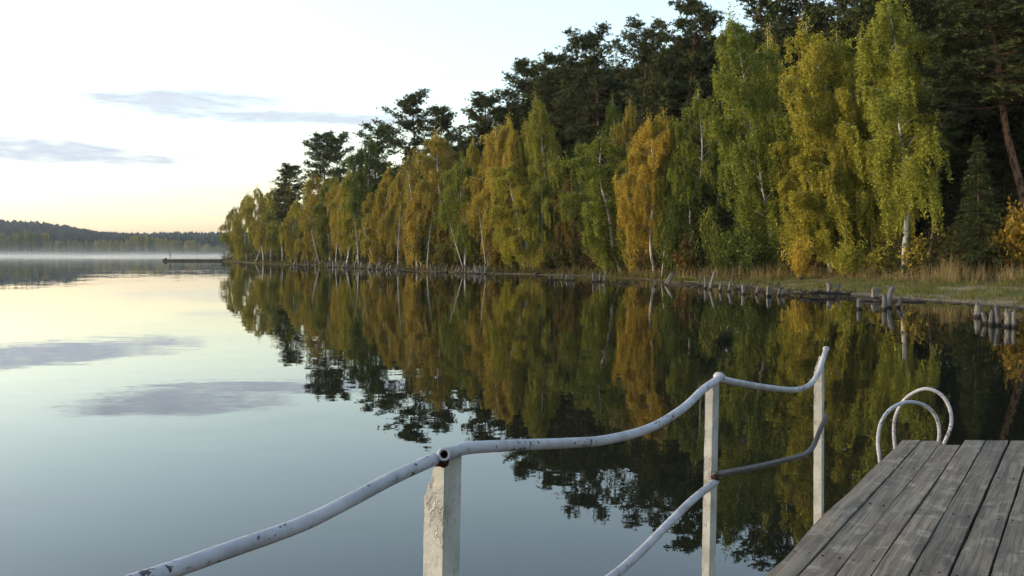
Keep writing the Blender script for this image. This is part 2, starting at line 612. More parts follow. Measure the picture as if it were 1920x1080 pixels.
GROUND = mat_ground()
WATER = mat_water()
PLANK = mat_plank()
RAIL_PAINT = mat_paint('rail_paint', 0.615, (0.42, 0.405, 0.425))
POST_PAINT = mat_paint('post_paint', 0.72, (0.49, 0.475, 0.415), crack=True)
DARK_RAIL = mat_paint('bare_rail', 0.60, (0.055, 0.048, 0.052))
RUST = mat_plain('rust', (0.035, 0.017, 0.011), 0.9, 0.1, 0.5, 60)
STUMP = mat_stump()
DARK_WOOD = mat_plain('soaked_wood', (0.035, 0.028, 0.023), 0.8, 0.2, 0.5, 3)
UNDER_WOOD = mat_plain('pier_timber', (0.07, 0.06, 0.05), 0.85, 0.2, 0.4, 6)
CLOTH = mat_plain('dark_clothing', (0.018, 0.018, 0.022), 0.9, 0.1, 0.3, 9)
SKIN = mat_plain('skin', (0.35, 0.2, 0.14), 0.6, 0.3, 0.1, 9)


# ------------------------------------------------------------------ terrain
SHORE_PX = [(415, 490), (500, 495.2), (600, 499.5), (680, 504), (800, 510), (900, 513), (1000, 515.5), (1080, 518), (1160, 522), (1220, 526),
            (1300, 531), (1400, 538), (1500, 551), (1600, 555), (1700, 562), (1800, 570), (1920, 579)]
SHORE = [on_z(x, y, 0)[:2] for x, y in SHORE_PX]
poly = [(-70, 330), (-86, 300)] + [tuple(p) for p in SHORE] + [(23.0, 33), (24, 20), (27, 0), (30, -40), (60, -400), (4000, -400), (4000, 900), (600, 700), (150, 470), (20, 380)]
poly = np.array(poly)


def land_sd(x, y):
    """signed distance to the near land's edge, positive inside"""
    x = np.atleast_1d(np.asarray(x, float)); y = np.atleast_1d(np.asarray(y, float))
    best = np.full(x.shape, 1e18); inside = np.zeros(x.shape, bool)
    n = len(poly)
    for i in range(n):
        ax, ay = poly[i]; bx, by = poly[(i + 1) % n]
        dx, dy = bx - ax, by - ay
        t = np.clip(((x - ax) * dx + (y - ay) * dy) / (dx * dx + dy * dy), 0, 1)
        best = np.minimum(best, (x - ax - t * dx) ** 2 + (y - ay - t * dy) ** 2)
        cond = (ay > y) != (by > y)
        with np.errstate(divide='ignore', invalid='ignore'):
            xi = ax + (y - ay) * dx / (dy if dy != 0 else 1e-9)
        inside ^= cond & (x < xi)
    d = np.sqrt(best)
    return np.where(inside, d, -d)


def wave(x, y, s):
    return (np.sin(x * 1.3 * s + 0.7) * np.cos(y * 1.1 * s + 1.9) + np.sin(x * 2.9 * s + y * 1.7 * s) * 0.5 + np.sin(y * 4.1 * s - x * 2.3 * s + 2.0) * 0.3) / 1.8


FAR_SHORE = 1000.0
RIDGE = np.array([(-900, 60), (-600, 425), (-300, 410), (0, 415), (60, 416), (110, 423), (160, 430), (200, 437), (245, 438), (420, 437), (900, 436), (1500, 430), (3000, 430)], float)
RIDGE[0, 1] = 425


def sstep(a, b, x):
    t = np.clip((x - a) / (b - a), 0, 1)
    return t * t * (3 - 2 * t)


def ground_z(x, y):
    x = np.atleast_1d(np.asarray(x, float)); y = np.atleast_1d(np.asarray(y, float))
    d = land_sd(x, y) + 0.22 + wave(x, y, 0.35) * 0.25 + wave(x + 9, y, 1.3) * 0.13
    z = np.where(d < 0, np.maximum(d * 0.10, -3.0), 0)
    dl = np.maximum(d, 0)
    bank = 0.055 * np.minimum(dl, 5) + 0.35 * sstep(4, 9, dl) + 0.15 * np.maximum(dl - 9, 0)
    bank = np.where(bank > 9, 9 + 6 * (1 - np.exp(-(bank - 9) / 6)), bank)
    z = z + np.where(d > 0, bank + 0.05 * wave(x, y, 0.9) * np.minimum(dl / 3, 1), 0)
    # far shore and its hills
    df = y - FAR_SHORE - 14 * wave(x, y * 0, 0.012)
    pxr = CX + x / np.maximum(y, 1) * FPX
    yr = np.interp(pxr, RIDGE[:, 0], RIDGE[:, 1])
    ridge_h = EYE + (HORIZON - yr) / FPX * 2000.0 - 18
    far = np.where(df > 0, 1.5 * sstep(0, 15, df) + ridge_h * sstep(60, 1000, df) + 2.5 * wave(x, y, 0.02) * sstep(100, 600, df), -3.0)
    return np.where(df > 0, np.maximum(far, z * 0), np.where((y > 600), np.where(z > 0, z, np.maximum(-3.0, z)), z))


def build_ground():
    def grow(a, step, limit, f=1.25):
        out = []
        while abs(a) < limit:
            step *= f; a = a + step; out.append(a)
        return out
    xs = list(np.arange(-112, 4, 1.3)) + list(np.arange(4, 46, 0.5)) + list(np.arange(46, 112, 1.6))
    left = []; a, s = -112.0, -2.0
    while a > -6000:
        s *= 1.12; a += s; left.append(a)
    right = []; a, s = 112.0, 2.0
    while a < 6000:
        s *= 1.12; a += s; right.append(a)
    xs = np.array(left[::-1] + xs + right)
    ys = list(np.arange(18, 100, 0.6)) + list(np.arange(100, 330, 1.3))
    near = []; a, s = 18.0, -0.8
    while a > -900:
        s *= 1.18; a += s; near.append(a)
    farl = []; a, s = 330.0, 1.6
    while a < 9000:
        s = min(s * 1.12, 60 if a < 2300 else 1e9); a += s; farl.append(a)
    ys = np.array(near[::-1] + ys + farl)
    X, Y = np.meshgrid(xs, ys, indexing='ij')
    Z = ground_z(X.ravel(), Y.ravel())
    V = np.stack((X.ravel(), Y.ravel(), Z), 1)
    nx, ny = len(xs), len(ys)
    i, j = np.meshgrid(np.arange(nx - 1), np.arange(ny - 1), indexing='ij'); i = i.ravel(); j = j.ravel()
    Q = np.stack((i * ny + j, (i + 1) * ny + j, (i + 1) * ny + j + 1, i * ny + j + 1), 1)
    o = obj('ground', mesh_np('ground', V, Q, [GROUND], True))
    tag(o, kind='structure')
    W = np.array([(-6000, -900, 0), (6000, -900, 0), (6000, 1150, 0), (-6000, 1150, 0)], float)
    o = obj('lake', mesh_np('lake', W, np.array([(0, 1, 2, 3)]), [WATER]))
    tag(o, 'calm dark lake mirroring the sky and the autumn trees', kind='structure')


build_ground()

_sx = np.array([p[0] for p in SHORE_PX]); _sy = np.array([p[1] for p in SHORE])
def shore_y(px):
    """depth (world Y) of the waterline seen at picture column px"""
    if px <= 415: return 280.0
    return float(np.interp(px, _sx, _sy))


def bank_extra(px):
    """how much further back the wood stands where the near bank is wide"""
    return np.interp(px, (1290, 1400, 1500, 1600, 1700, 1800, 1920, 2000), (0, 6, 15, 12, 9, 9, 11, 10))


# ------------------------------------------------------------------ foliage meshes
def unit(n):
    v = rng.normal(size=(n, 3)); return v / np.linalg.norm(v, axis=1)[:, None]


def leaves_mesh(name, C, size, mats, hang=0.5, aspect=0.75):
    """one small diamond per leaf"""
    n = len(C)
    a = unit(n); a[:, 2] -= hang; a /= np.linalg.norm(a, axis=1)[:, None]
    b = np.cross(a, unit(n)); b /= np.linalg.norm(b, axis=1)[:, None] + 1e-9
    s = size * rng.uniform(0.65, 1.3, n)[:, None]
    v0 = C; v2 = C + a * s; mid = C + a * s * 0.5
    V = np.stack((v0, mid + b * s * aspect * 0.5, v2, mid - b * s * aspect * 0.5), 1).reshape(-1, 3)
    Q = np.arange(4 * n).reshape(-1, 4)
    tone = np.repeat(rng.uniform(0, 1, n), 4)
    return mesh_np(name, V, Q, mats, False, tone)


def make_birch(seed, H=16.0, Rm=2.6, base=0.22, dens=1.0, nl=40):
    global rng
    rng = np.random.default_rng(seed)
    mb = MB()
    zs = np.linspace(-0.3, H, 22)
    ph = rng.uniform(0, 6.28, 4)
    wx = 0.28 * np.sin(zs / H * 4.0 + ph[0]) + 0.10 * np.sin(zs / H * 11 + ph[1])
    wy = 0.28 * np.sin(zs / H * 4.4 + ph[2]) + 0.10 * np.sin(zs / H * 10 + ph[3])
    k = np.clip(zs / 2.0, 0, 1)
    wx = (wx - np.interp(0, zs, wx)) * k; wy = (wy - np.interp(0, zs, wy)) * k
    trunk = np.stack((wx, wy, zs), 1)
    mb.tube(trunk, 0.115 * (1 - np.clip(zs / H, 0, 1)) ** 0.8 + 0.012 + 0.05 * np.exp(-np.maximum(zs, 0) * 2.5), 7)
    C = []
    lob = rng.uniform(0, 6.28, 3)
    for i in range(nl):
        t = (i + rng.uniform(0, 1)) / nl
        z0 = H * (base + (0.97 - base) * t)
        az = i * 2.4 + rng.normal() * 0.35
        # crown outline: spindle with uneven lobes
        prof = min(1.0, 0.50 + 1.5 * t) * (1 - t ** 2.6) ** 0.62 * (1 + 0.28 * math.sin(az * 2 + lob[0] + t * 5)) * rng.uniform(0.62, 1.12)
        L = max(0.35, Rm * prof)
        p0 = np.array((np.interp(z0, zs, wx), np.interp(z0, zs, wy), z0))
        h = np.array((math.cos(az), math.sin(az), 0))
        rise = rng.uniform(0.75, 1.25)
        s = np.linspace(0, 1, 7)[:, None]
        P = p0 + h * L * s + np.array((0, 0, 1.0)) * L * (rise * s - 0.62 * rise * s * s)
        P += rng.normal(size=P.shape) * 0.05 * s
        mb.tube(P, np.linspace(0.034 * (1.25 - t), 0.006, 7), 4, cap=False)
        ns = int((7 + 10 * L) * dens)
        for _ in range(ns):
            ss = rng.uniform(0.12, 1.05) ** 0.75
            q = p0 + h * L * ss + np.array((0, 0, 1.0)) * L * (rise * ss - 0.62 * rise * ss * ss)
            q = q + rng.normal(size=3) * np.array((0.26, 0.26, 0.22)) * (0.5 + 0.5 * L / Rm)
            ln = rng.uniform(0.5, 2.5) * (0.55 + 0.6 * (1 - t)) * (0.55 + 0.55 * ss)
            n = int(ln * 56) + 6
            u = rng.uniform(0, 1, n)
            bend = (h + rng.normal(size=3) * 0.5) * 0.16
            X = q + np.outer(u, (0, 0, -ln)) + np.outer(np.sqrt(u), bend) + rng.normal(size=(n, 3)) * (0.058, 0.058, 0.06)
            C.append(X)
        # leafy spray at the very tip
    C = np.vstack(C)
    top = np.array((np.interp(H, zs, wx), np.interp(H, zs, wy), H))
    X = top + rng.normal(size=(160, 3)) * (0.18, 0.18, 0.5) - (0, 0, 0.3)
    C = np.vstack((C, X))
    C = C[C[:, 2] > 0.4]
    tm = mb.mesh('birch_trunk', [BIRCH_BARK])
    cm = leaves_mesh('birch_crown', C, 0.112, [LEAF], 0.8, 0.72)
    r = np.percentile(np.hypot(C[:, 0], C[:, 1]), 93)
    return dict(trunk=tm, crown=cm, H=H, R=r, n=len(C))


def blades(P, D, ln, w):
    """one thin triangle per needle bunch"""
    n = len(P)
    b = np.cross(D, unit(n)); b /= np.linalg.norm(b, axis=1)[:, None] + 1e-9
    V = np.stack((P - b * w[:, None] * 0.5, P + b * w[:, None] * 0.5, P + D * ln[:, None]), 1).reshape(-1, 3)
    return V, np.arange(3 * n).reshape(-1, 3)


def make_pine(seed, H=22.0, Rm=2.9, base=0.48, nl=34, flat=0.0, pads=6, tufts=17):
    global rng
    rng = np.random.default_rng(seed)
    mb = MB()
    zs = np.linspace(-0.4, H * 0.985, 24)
    ph = rng.uniform(0, 6.28, 4)
    wx = 0.35 * np.sin(zs / H * 3.3 + ph[0]) + 0.09 * np.sin(zs / H * 12 + ph[1])
    wy = 0.35 * np.sin(zs / H * 3.0 + ph[2]) + 0.09 * np.sin(zs / H * 11 + ph[3])
    k = np.clip(zs / 3.0, 0, 1)
    wx = (wx - np.interp(0, zs, wx)) * k; wy = (wy - np.interp(0, zs, wy)) * k
    mb.tube(np.stack((wx, wy, zs), 1), 0.20 * (1 - np.clip(zs / H, 0, 1)) ** 0.7 + 0.025 + 0.06 * np.exp(-np.maximum(zs, 0) * 2), 8)
    P, D = [], []
    lob = rng.uniform(0, 6.28)
    for i in range(nl):
        t = (i + rng.uniform(0, 1)) / nl
        z0 = H * (base + (0.97 - base) * t)
        az = i * 2.4 + rng.normal() * 0.5
        prof = (math.sin(math.pi * (0.22 + 0.70 * t)) ** 0.7) * (1 + 0.3 * math.sin(az * 2 + lob + 4 * t)) * rng.uniform(0.5, 1.15)
        if flat: prof = prof * (1 - flat) + flat * math.sqrt(max(0.05, 1 - (t * 0.97) ** 3)) * rng.uniform(0.6, 1.1)
        L = max(0.6, Rm * prof)
        p0 = np.array((np.interp(z0, zs, wx), np.interp(z0, zs, wy), z0))
        h = np.array((math.cos(az), math.sin(az), 0))
        rise = -0.30 + 0.95 * t + rng.normal() * 0.13
        s = np.linspace(0, 1, 6)[:, None]
        B = p0 + h * L * s + np.array((0, 0, 1.0)) * L * (rise * s + 0.18 * s * s)
        B += rng.normal(size=B.shape) * 0.08 * s
        mb.tube(B, np.linspace(0.06 * (1.2 - t), 0.012, 6), 5, cap=False)
        for kk in range(pads):
            ss = 1.05 - 0.62 * (kk / max(1, pads - 1)) ** 1.1 + rng.normal() * 0.04
            side = np.array((-h[1], h[0], 0)) * rng.normal() * 0.30 * L * (1.15 - 0.5 * ss)
            c = p0 + h * L * ss + np.array((0, 0, 1.0)) * L * (rise * ss + 0.18 * ss * ss) + side + (0, 0, 0.12)
            if kk % 2 == 0:
                mb.tube(np.array((p0 + h * L * ss * 0.7 + np.array((0, 0, 1.0)) * L * (rise * ss * 0.7), c)), (0.018, 0.006), 3, cap=False)
            rx = rng.uniform(0.45, 0.85) * (0.75 + 0.25 * L / Rm)
            for _ in range(tufts):
                q = c + rng.normal(size=3) * (rx * 0.55, rx * 0.55, 0.17)
                nb = 9
                d = unit(nb); d[:, 2] = d[:, 2] * 0.7 + 0.35; d /= np.linalg.norm(d, axis=1)[:, None]
                P.append(np.repeat(q[None], nb, 0) + rng.normal(size=(nb, 3)) * 0.04); D.append(d)
    P = np.vstack(P); D = np.vstack(D); n = len(P)
    V, T = blades(P, D, rng.uniform(0.20, 0.36, n), rng.uniform(0.06, 0.11, n))
    tone = np.repeat(np.repeat(rng.uniform(0, 1, n // 9), 9), 3)
    tm = mb.mesh('pine_trunk', [PINE_BARK])
    cm = mesh_np('pine_crown', V, T, [NEEDLE], False, tone)
    r = np.percentile(np.hypot(P[:, 0], P[:, 1]), 93)
    return dict(trunk=tm, crown=cm, H=H, R=r, n=n)


def make_spruce(seed, H=9.0, Rm=1.7, tiers=26, base=0.06):
    global rng
    rng = np.random.default_rng(seed)
    mb = MB()
    mb.tube(np.stack((np.zeros(8), np.zeros(8), np.linspace(-0.3, H, 8)), 1), np.linspace(0.11, 0.012, 8), 7)
    P, D = [], []
    for i in range(tiers):
        t = i / (tiers - 1)
        z0 = H * (base + (0.985 - base) * t)
        L0 = Rm * (1 - t) ** 0.85 + 0.12
        for b in range(rng.integers(6, 9)):
            az = rng.uniform(0, 6.28); L = L0 * rng.uniform(0.65, 1.15)
            h = np.array((math.cos(az), math.sin(az), 0)); side = np.array((-h[1], h[0], 0))
            s = np.linspace(0, 1, 4)[:, None]
            B = np.array((0, 0, z0)) + h * L * s + np.array((0, 0, 1.0)) * L * (0.15 * s - 0.42 * s * s + 0.12 * s ** 3)
            mb.tube(B, np.linspace(0.02, 0.004, 4), 3, cap=False)
            m = int(40 + 75 * L)
            u = rng.uniform(0.08, 1.0, m)
            q = np.array((0, 0, z0)) + np.outer(u, h * L) + np.outer(u * 0.15 - 0.42 * u * u + 0.12 * u ** 3, (0, 0, L)) + np.outer(rng.normal(size=m) * 0.16 * L * (1.05 - u * 0.6), side) + rng.normal(size=(m, 3)) * 0.05
            d = h + unit(m) * 0.8 + (0, 0, -0.25); d /= np.linalg.norm(d, axis=1)[:, None]
            P.append(q); D.append(d)
    P = np.vstack(P); D = np.vstack(D); n = len(P)
    V, T = blades(P, D, rng.uniform(0.12, 0.24, n), rng.uniform(0.03, 0.06, n))
    tm = mb.mesh('spruce_trunk', [PINE_BARK])
    cm = mesh_np('spruce_crown', V, T, [NEEDLE], False, np.repeat(rng.uniform(0, 1, n), 3))
    return dict(trunk=tm, crown=cm, H=H, R=Rm, n=n)


def make_bush(seed, H=2.2, Rm=1.2, stems=22, leaf=0.10, per=190):
    global rng
    rng = np.random.default_rng(seed)
    mb = MB(); C = []
    for i in range(stems):
        az = i * 2.4 + rng.normal() * 0.3
        L = rng.uniform(0.55, 1.0); sp = rng.uniform(0.1, 1.0)
        e = np.array((math.cos(az) * Rm * sp, math.sin(az) * Rm * sp, H * L * (1 - 0.30 * sp)))
        s = np.linspace(0, 1, 6)[:, None]
        P = e * np.concatenate((s ** 1.3, s ** 1.3, s ** 0.9), 1) + rng.normal(size=(6, 3)) * 0.03
        P[0] = (e[0] * 0.06, e[1] * 0.06, -0.15)
        mb.tube(P, np.linspace(0.022, 0.005, 6), 4, cap=False)
        u = rng.uniform(0.22, 1.06, per)
        q = np.stack([np.interp(u, s[:, 0], P[:, a]) for a in range(3)], 1) + rng.normal(size=(per, 3)) * (0.16, 0.16, 0.13) * (0.5 + u[:, None] * 0.6)
        C.append(q)
    C = np.vstack(C); C = C[C[:, 2] > 0.03]
    tm = mb.mesh('bush_stems', [UNDER_WOOD])
    cm = leaves_mesh('bush_leaves', C, leaf, [LEAF], 0.3, 0.75)
    return dict(trunk=tm, crown=cm, H=H, R=Rm, n=len(C))


def make_snag(seed, H=14.0):
    """nearly bare birch: white trunk, short dead limbs, thin leaf at the top"""
    global rng
    rng = np.random.default_rng(seed)
    mb = MB(); C = []
    zs = np.linspace(-0.3, H, 18)
    wx = 0.25 * np.sin(zs / H * 3.2); wy = 0.15 * np.sin(zs / H * 4)
    mb.tube(np.stack((wx, wy, zs), 1), 0.14 * (1 - np.clip(zs / H, 0, 1)) ** 0.8 + 0.02, 7)
    for i in range(34):
        t = i / 33; z0 = H * (0.30 + 0.68 * t); az = i * 2.4
        L = 1.9 * (1 - t * 0.72) * rng.uniform(0.5, 1.1)
        h = np.array((math.cos(az), math.sin(az), 0)); s = np.linspace(0, 1, 5)[:, None]
        P = np.array((np.interp(z0, zs, wx), np.interp(z0, zs, wy), z0)) + h * L * s + np.array((0, 0, 1)) * L * (0.35 * s - 0.5 * s * s)
        mb.tube(P, np.linspace(0.028, 0.006, 5), 4, cap=False)
        m = int(6 + 50 * t)
        u = rng.uniform(0.3, 1, m)
        C.append(np.stack([np.interp(u, s[:, 0], P[:, a]) for a in range(3)], 1) + rng.normal(size=(m, 3)) * (0.16, 0.16, 0.3))
    C = np.vstack(C)
    return dict(trunk=mb.mesh('snag_trunk', [BIRCH_BARK]), crown=leaves_mesh('snag_crown', C, 0.11, [LEAF], 0.8, 0.7), H=H, R=1.9, n=len(C))


BIRCH = [make_birch(101, 16, 2.5, 0.17, 1.05, 44), make_birch(102, 16, 2.7, 0.20, 1.0, 40), make_birch(103, 16, 2.3, 0.25, 0.95, 40),
         make_birch(104, 16, 2.8, 0.14, 1.15, 46), make_birch(105, 16, 2.4, 0.22, 0.85, 36), make_birch(106, 16, 2.6, 0.12, 1.1, 44)]
PINE = [make_pine(201, 22, 3.0, 0.50, 34), make_pine(202, 22, 2.8, 0.42, 40, 0.25), make_pine(203, 22, 3.1, 0.55, 30, 0.5),
        make_pine(204, 22, 3.0, 0.30, 52, 0.35, 6, 15), make_pine(205, 22, 3.2, 0.22, 58, 0.45, 6, 15)]
SPRUCE = [make_spruce(301), make_spruce(302, 9, 2.2, 24, 0.1)]
BUSH = [make_bush(401), make_bush(402, 2.2, 1.3, 26, 0.11, 170), make_bush(403, 2.2, 1.0, 18, 0.14, 110)]
SNAG = make_snag(501)

# ------------------------------------------------------------------ planting
YEL, GOLD, ORG = (0.43, 0.350, 0.050), (0.45, 0.320, 0.050), (0.41, 0.295, 0.065)
LIME, GRN, DGRN = (0.290, 0.295, 0.045), (0.145, 0.180, 0.036), (0.072, 0.090, 0.025)
OLV, BRN, RED = (0.255, 0.232, 0.042), (0.16, 0.09, 0.03), (0.17, 0.075, 0.03)
PIN_A, PIN_B = (0.098, 0.108, 0.038), (0.052, 0.061, 0.025)


def plant(kind, name, parts, proto, bx, setback, topx, topy, wpx, ta, tb, label, cat, group=None, spin=0.0, wy=1.0):
    D = shore_y(bx) + setback + float(bank_extra(bx))
    X = (bx - CX) / FPX * D
    gz = float(ground_z(X, D)[0])
    tp = at_y(topx, topy, D)
    h = tp[2] - gz
    lean = (tp[0] - X) / h
    sxy = (wpx / FPX * D / 2) / proto['R']
    e = empty(name, (X, D, gz))
    M = Matrix(((1, 0, lean, 0), (0, 1, 0, 0), (0, 0, 1, 0), (0, 0, 0, 1))) @ Matrix.Diagonal((sxy, sxy * wy, h / proto['H'], 1)) @ Matrix.Rotation(spin, 4, 'Z')
    for pn, key in zip(parts, ('trunk', 'crown')):
        o = obj(pn, proto[key], e)
        o.matrix_parent_inverse = M
        o['tint_a'] = ta; o['tint_b'] = tb
    tag(e, label, cat, group)
    return e


def birch(v, bx, sb, tx, ty, w, ta, tb, label, group='birches along the wooded shore'):
    return plant('birch', 'birch_tree', ('trunk', 'crown'), BIRCH[v % 6], bx, sb, tx, ty, w * (1.10 if bx < 900 else 1.22 if bx < 1350 else 1.34), ta, tb, label, 'tree', group, spin=random.uniform(0, 6.28))


def pine(v, bx, sb, tx, ty, w, label, group='pines behind the birches', ta=PIN_A, tb=PIN_B):
    return plant('pine', 'pine_tree', ('trunk', 'crown'), PINE[v % 5], bx, sb, tx, ty, w * 1.38, ta, tb, label, 'tree', group, spin=random.uniform(0, 6.28))


# front birches, listed from the point on the left to the near bank on the right
B = [
    (0, 447, 5, 440, 388, 44, OLV, LIME, 'small olive-yellow birch at the very tip of the wooded point'),
    (3, 462, 6, 468, 362, 52, YEL, OLV, 'golden yellow birch second from the tip of the point'),
    (2, 494, 4, 489, 350, 54, YEL, OLV, 'thin-topped yellow birch with sky showing through near the tip'),
    (4, 508, 8, 512, 352, 60, YEL, OLV, 'yellow-olive birch just before the first pine of the point'),
    (1, 530, 10, 528, 338, 66, OLV, GRN, 'olive birch standing in front of the leftmost pine'),
    (3, 556, 5, 562, 372, 50, YEL, OLV, 'slim low birch with a white trunk standing straight by the water'),
    (5, 592, 6, 588, 324, 72, GOLD, OLV, 'golden birch below the twin-headed pine'),
    (0, 618, 7, 622, 328, 62, OLV, GRN, 'olive green birch below the twin-headed pine'),
    (2, 650, 5, 652, 318, 66, YEL, OLV, 'yellow birch to the right of the twin-headed pine'),
    (4, 668, 8, 684, 310, 70, LIME, OLV, 'yellow-green birch with pale stems leaning over the stakes'),
    (1, 702, 9, 700, 258, 84, GRN, DGRN, 'tall dull green birch rising above its yellow neighbours'),
    (5, 712, 5, 722, 312, 70, GOLD, OLV, 'golden olive birch behind the long leaning white trunk'),
    (3, 748, 7, 742, 318, 60, ORG, OLV, 'rusty orange birch beside the nearly bare one'),
    (0, 806, 7, 808, 245, 122, ORG, OLV, 'broad orange-brown birch with a green top'),
    (2, 838, 12, 842, 268, 70, OLV, GRN, 'olive birch at the right shoulder of the broad orange one'),
    (1, 872, 5, 872, 292, 78, LIME, GRN, 'pale yellow-green birch right of the broad orange one'),
    (4, 916, 6, 922, 240, 84, ORG, YEL, 'peach-orange birch with a rounded head'),
    (3, 945, 7, 948, 222, 96, ORG, YEL, 'tallest peach-orange birch in the middle of the shore'),
    (5, 985, 5, 966, 300, 90, YEL, LIME, 'low yellow birch in front of the peach-orange ones'),
    (2, 1043, 7, 1002, 178, 84, LIME, OLV, 'tall slender yellow-green birch with a long leaning white trunk'),
    (0, 1048, 12, 1060, 320, 80, BRN, OLV, 'brownish low birch in the dark gap before the bare pine trunks'),
    (1, 1100, 14, 1092, 262, 70, GRN, DGRN, 'dark green birch in the dim gap of the forest edge'),
    (5, 1166, 6, 1122, 250, 110, LIME, GRN, 'lime green birch leaning left over the water'),
    (4, 1142, 16, 1140, 182, 60, GRN, DGRN, 'green birch top poking up left of the orange crown'),
    (3, 1180, 15, 1172, 188, 74, ORG, OLV, 'orange-brown birch crown against the black pines'),
    (2, 1228, 6, 1206, 222, 112, GOLD, GOLD, 'bright golden-orange birch, the most golden of the shore'),
    (0, 1262, 8, 1248, 205, 92, OLV, GOLD, 'olive and gold birch right of the brightest golden one'),
    (1, 1322, 10, 1300, 168, 100, LIME, GRN, 'yellow-green birch with open crooked white branches'),
    (5, 1300, 7, 1298, 330, 80, GRN, DGRN, 'low dark green birch behind the yellow sapling'),
    (3, 1452, 7, 1374, 30, 150, LIME, GRN, 'huge weeping green birch with a yellowing top'),
    (4, 1470, 12, 1452, 52, 86, YEL, GRN, 'yellow-tipped birch squeezed behind the huge weeping one'),
    (1, 1598, 7, 1502, 38, 138, YEL, LIME, 'big yellow birch leaning left with drooping side boughs'),
    (0, 1612, 9, 1562, 66, 110, YEL, LIME, 'second yellow birch sharing the clump of the big leaning one'),
    (5, 1560, 6, 1520, 250, 120, LIME, YEL, 'low yellow-lime birch filling the foot of the yellow clump'),
    (2, 1698, 7, 1642, -14, 150, LIME, LIME, 'tallest yellow-green birch with a bright white trunk at the near bank'),
    (3, 1680, 11, 1690, 40, 96, GOLD, LIME, 'golden-topped birch just behind the tallest one'),
]
for b in B:
    birch(*b)
B2 = [
    (4, 575, 9, 574, 345, 40, OLV, GRN, 'slim olive birch left of the golden one under the twin pine'),
    (2, 640, 9, 638, 335, 46, GOLD, OLV, 'slim golden birch between the olive and the yellow one under the twin pine'),
    (1, 762, 9, 768, 290, 56, OLV, ORG, 'olive birch behind the nearly bare one'),
    (5, 790, 5, 792, 352, 60, GOLD, ORG, 'low golden birch in front of the broad orange one'),
    (3, 858, 8, 856, 318, 60, ORG, OLV, 'low orange birch left of the pale yellow-green one'),
    (0, 895, 9, 892, 262, 58, YEL, OLV, 'slim yellow birch left of the peach-orange pair'),
    (4, 985, 10, 980, 232, 64, YEL, OLV, 'yellow birch between the peach-orange and the tall slender one'),
    (2, 1020, 5, 1022, 330, 60, LIME, OLV, 'low lime birch under the tall slender one'),
    (3, 1085, 8, 1078, 330, 70, OLV, BRN, 'low olive-brown birch before the dim gap'),
    (1, 1130, 9, 1092, 300, 60, GRN, DGRN, 'dark green birch left of the leaning lime one'),
    (0, 1200, 9, 1190, 285, 70, YEL, OLV, 'yellow birch between the leaning lime and the brightest golden one'),
    (5, 1285, 9, 1276, 268, 70, GRN, OLV, 'green birch left of the crooked-branched one'),
    (4, 1350, 9, 1338, 250, 70, GRN, DGRN, 'dark birch left of the huge weeping one'),
    (2, 1490, 10, 1470, 200, 84, LIME, GRN, 'green birch between the huge weeping and the big yellow one'),
    (1, 1640, 9, 1610, 130, 90, LIME, YEL, 'lime birch between the yellow clump and the tallest one'),
]
for b in B2:
    birch(*b)
# long leaning trunk and the nearly bare birch
plant('snag', 'birch_tree', ('trunk', 'crown'), SNAG, 782, 5, 764, 318, 52, ORG, OLV, 'nearly bare birch with a white trunk and short dead branches', 'tree', 'birches along the wooded shore')
plant('snag', 'birch_tree', ('trunk', 'crown'), SNAG, 690, 3, 732, 366, 24, OLV, OLV, 'thin white birch stem leaning far to the right by the stakes', 'tree', 'birches along the wooded shore', spin=2.0)
for (bx, tx, ty, lab) in ((478, 492, 452, 'short crooked white birch pole beside the tip of the point'), (600, 578, 400, 'white birch stem leaning left behind the stakes'), (672, 664, 410, 'white birch stem standing among the grey stakes'),
                          (706, 676, 405, 'pale birch stem crossing its neighbour above the stakes'), (870, 832, 372, 'thin birch leaning left below the broad orange crown'),
                          (545, 552, 385, 'white birch stem left of the slim low birch'), (628, 634, 392, 'white birch stem below the olive green birch'), (650, 668, 400, 'white birch stem leaning right below the yellow birch'),
                          (745, 752, 380, 'white birch stem below the rusty orange birch'), (800, 812, 390, 'white birch stem below the broad orange birch'), (912, 896, 385, 'white birch stem leaning left below the peach-orange birch'),
                          (1000, 968, 370, 'white birch stem leaning left below the low yellow birch'), (990, 982, 395, 'short white birch stem right of the low yellow birch'), (1240, 1262, 360, 'white birch stem right of the brightest golden trunk')):
    plant('snag', 'birch_tree', ('trunk', 'crown'), SNAG, bx, 4, tx, ty, 22, OLV, GRN, lab, 'tree', 'birches along the wooded shore', spin=bx)

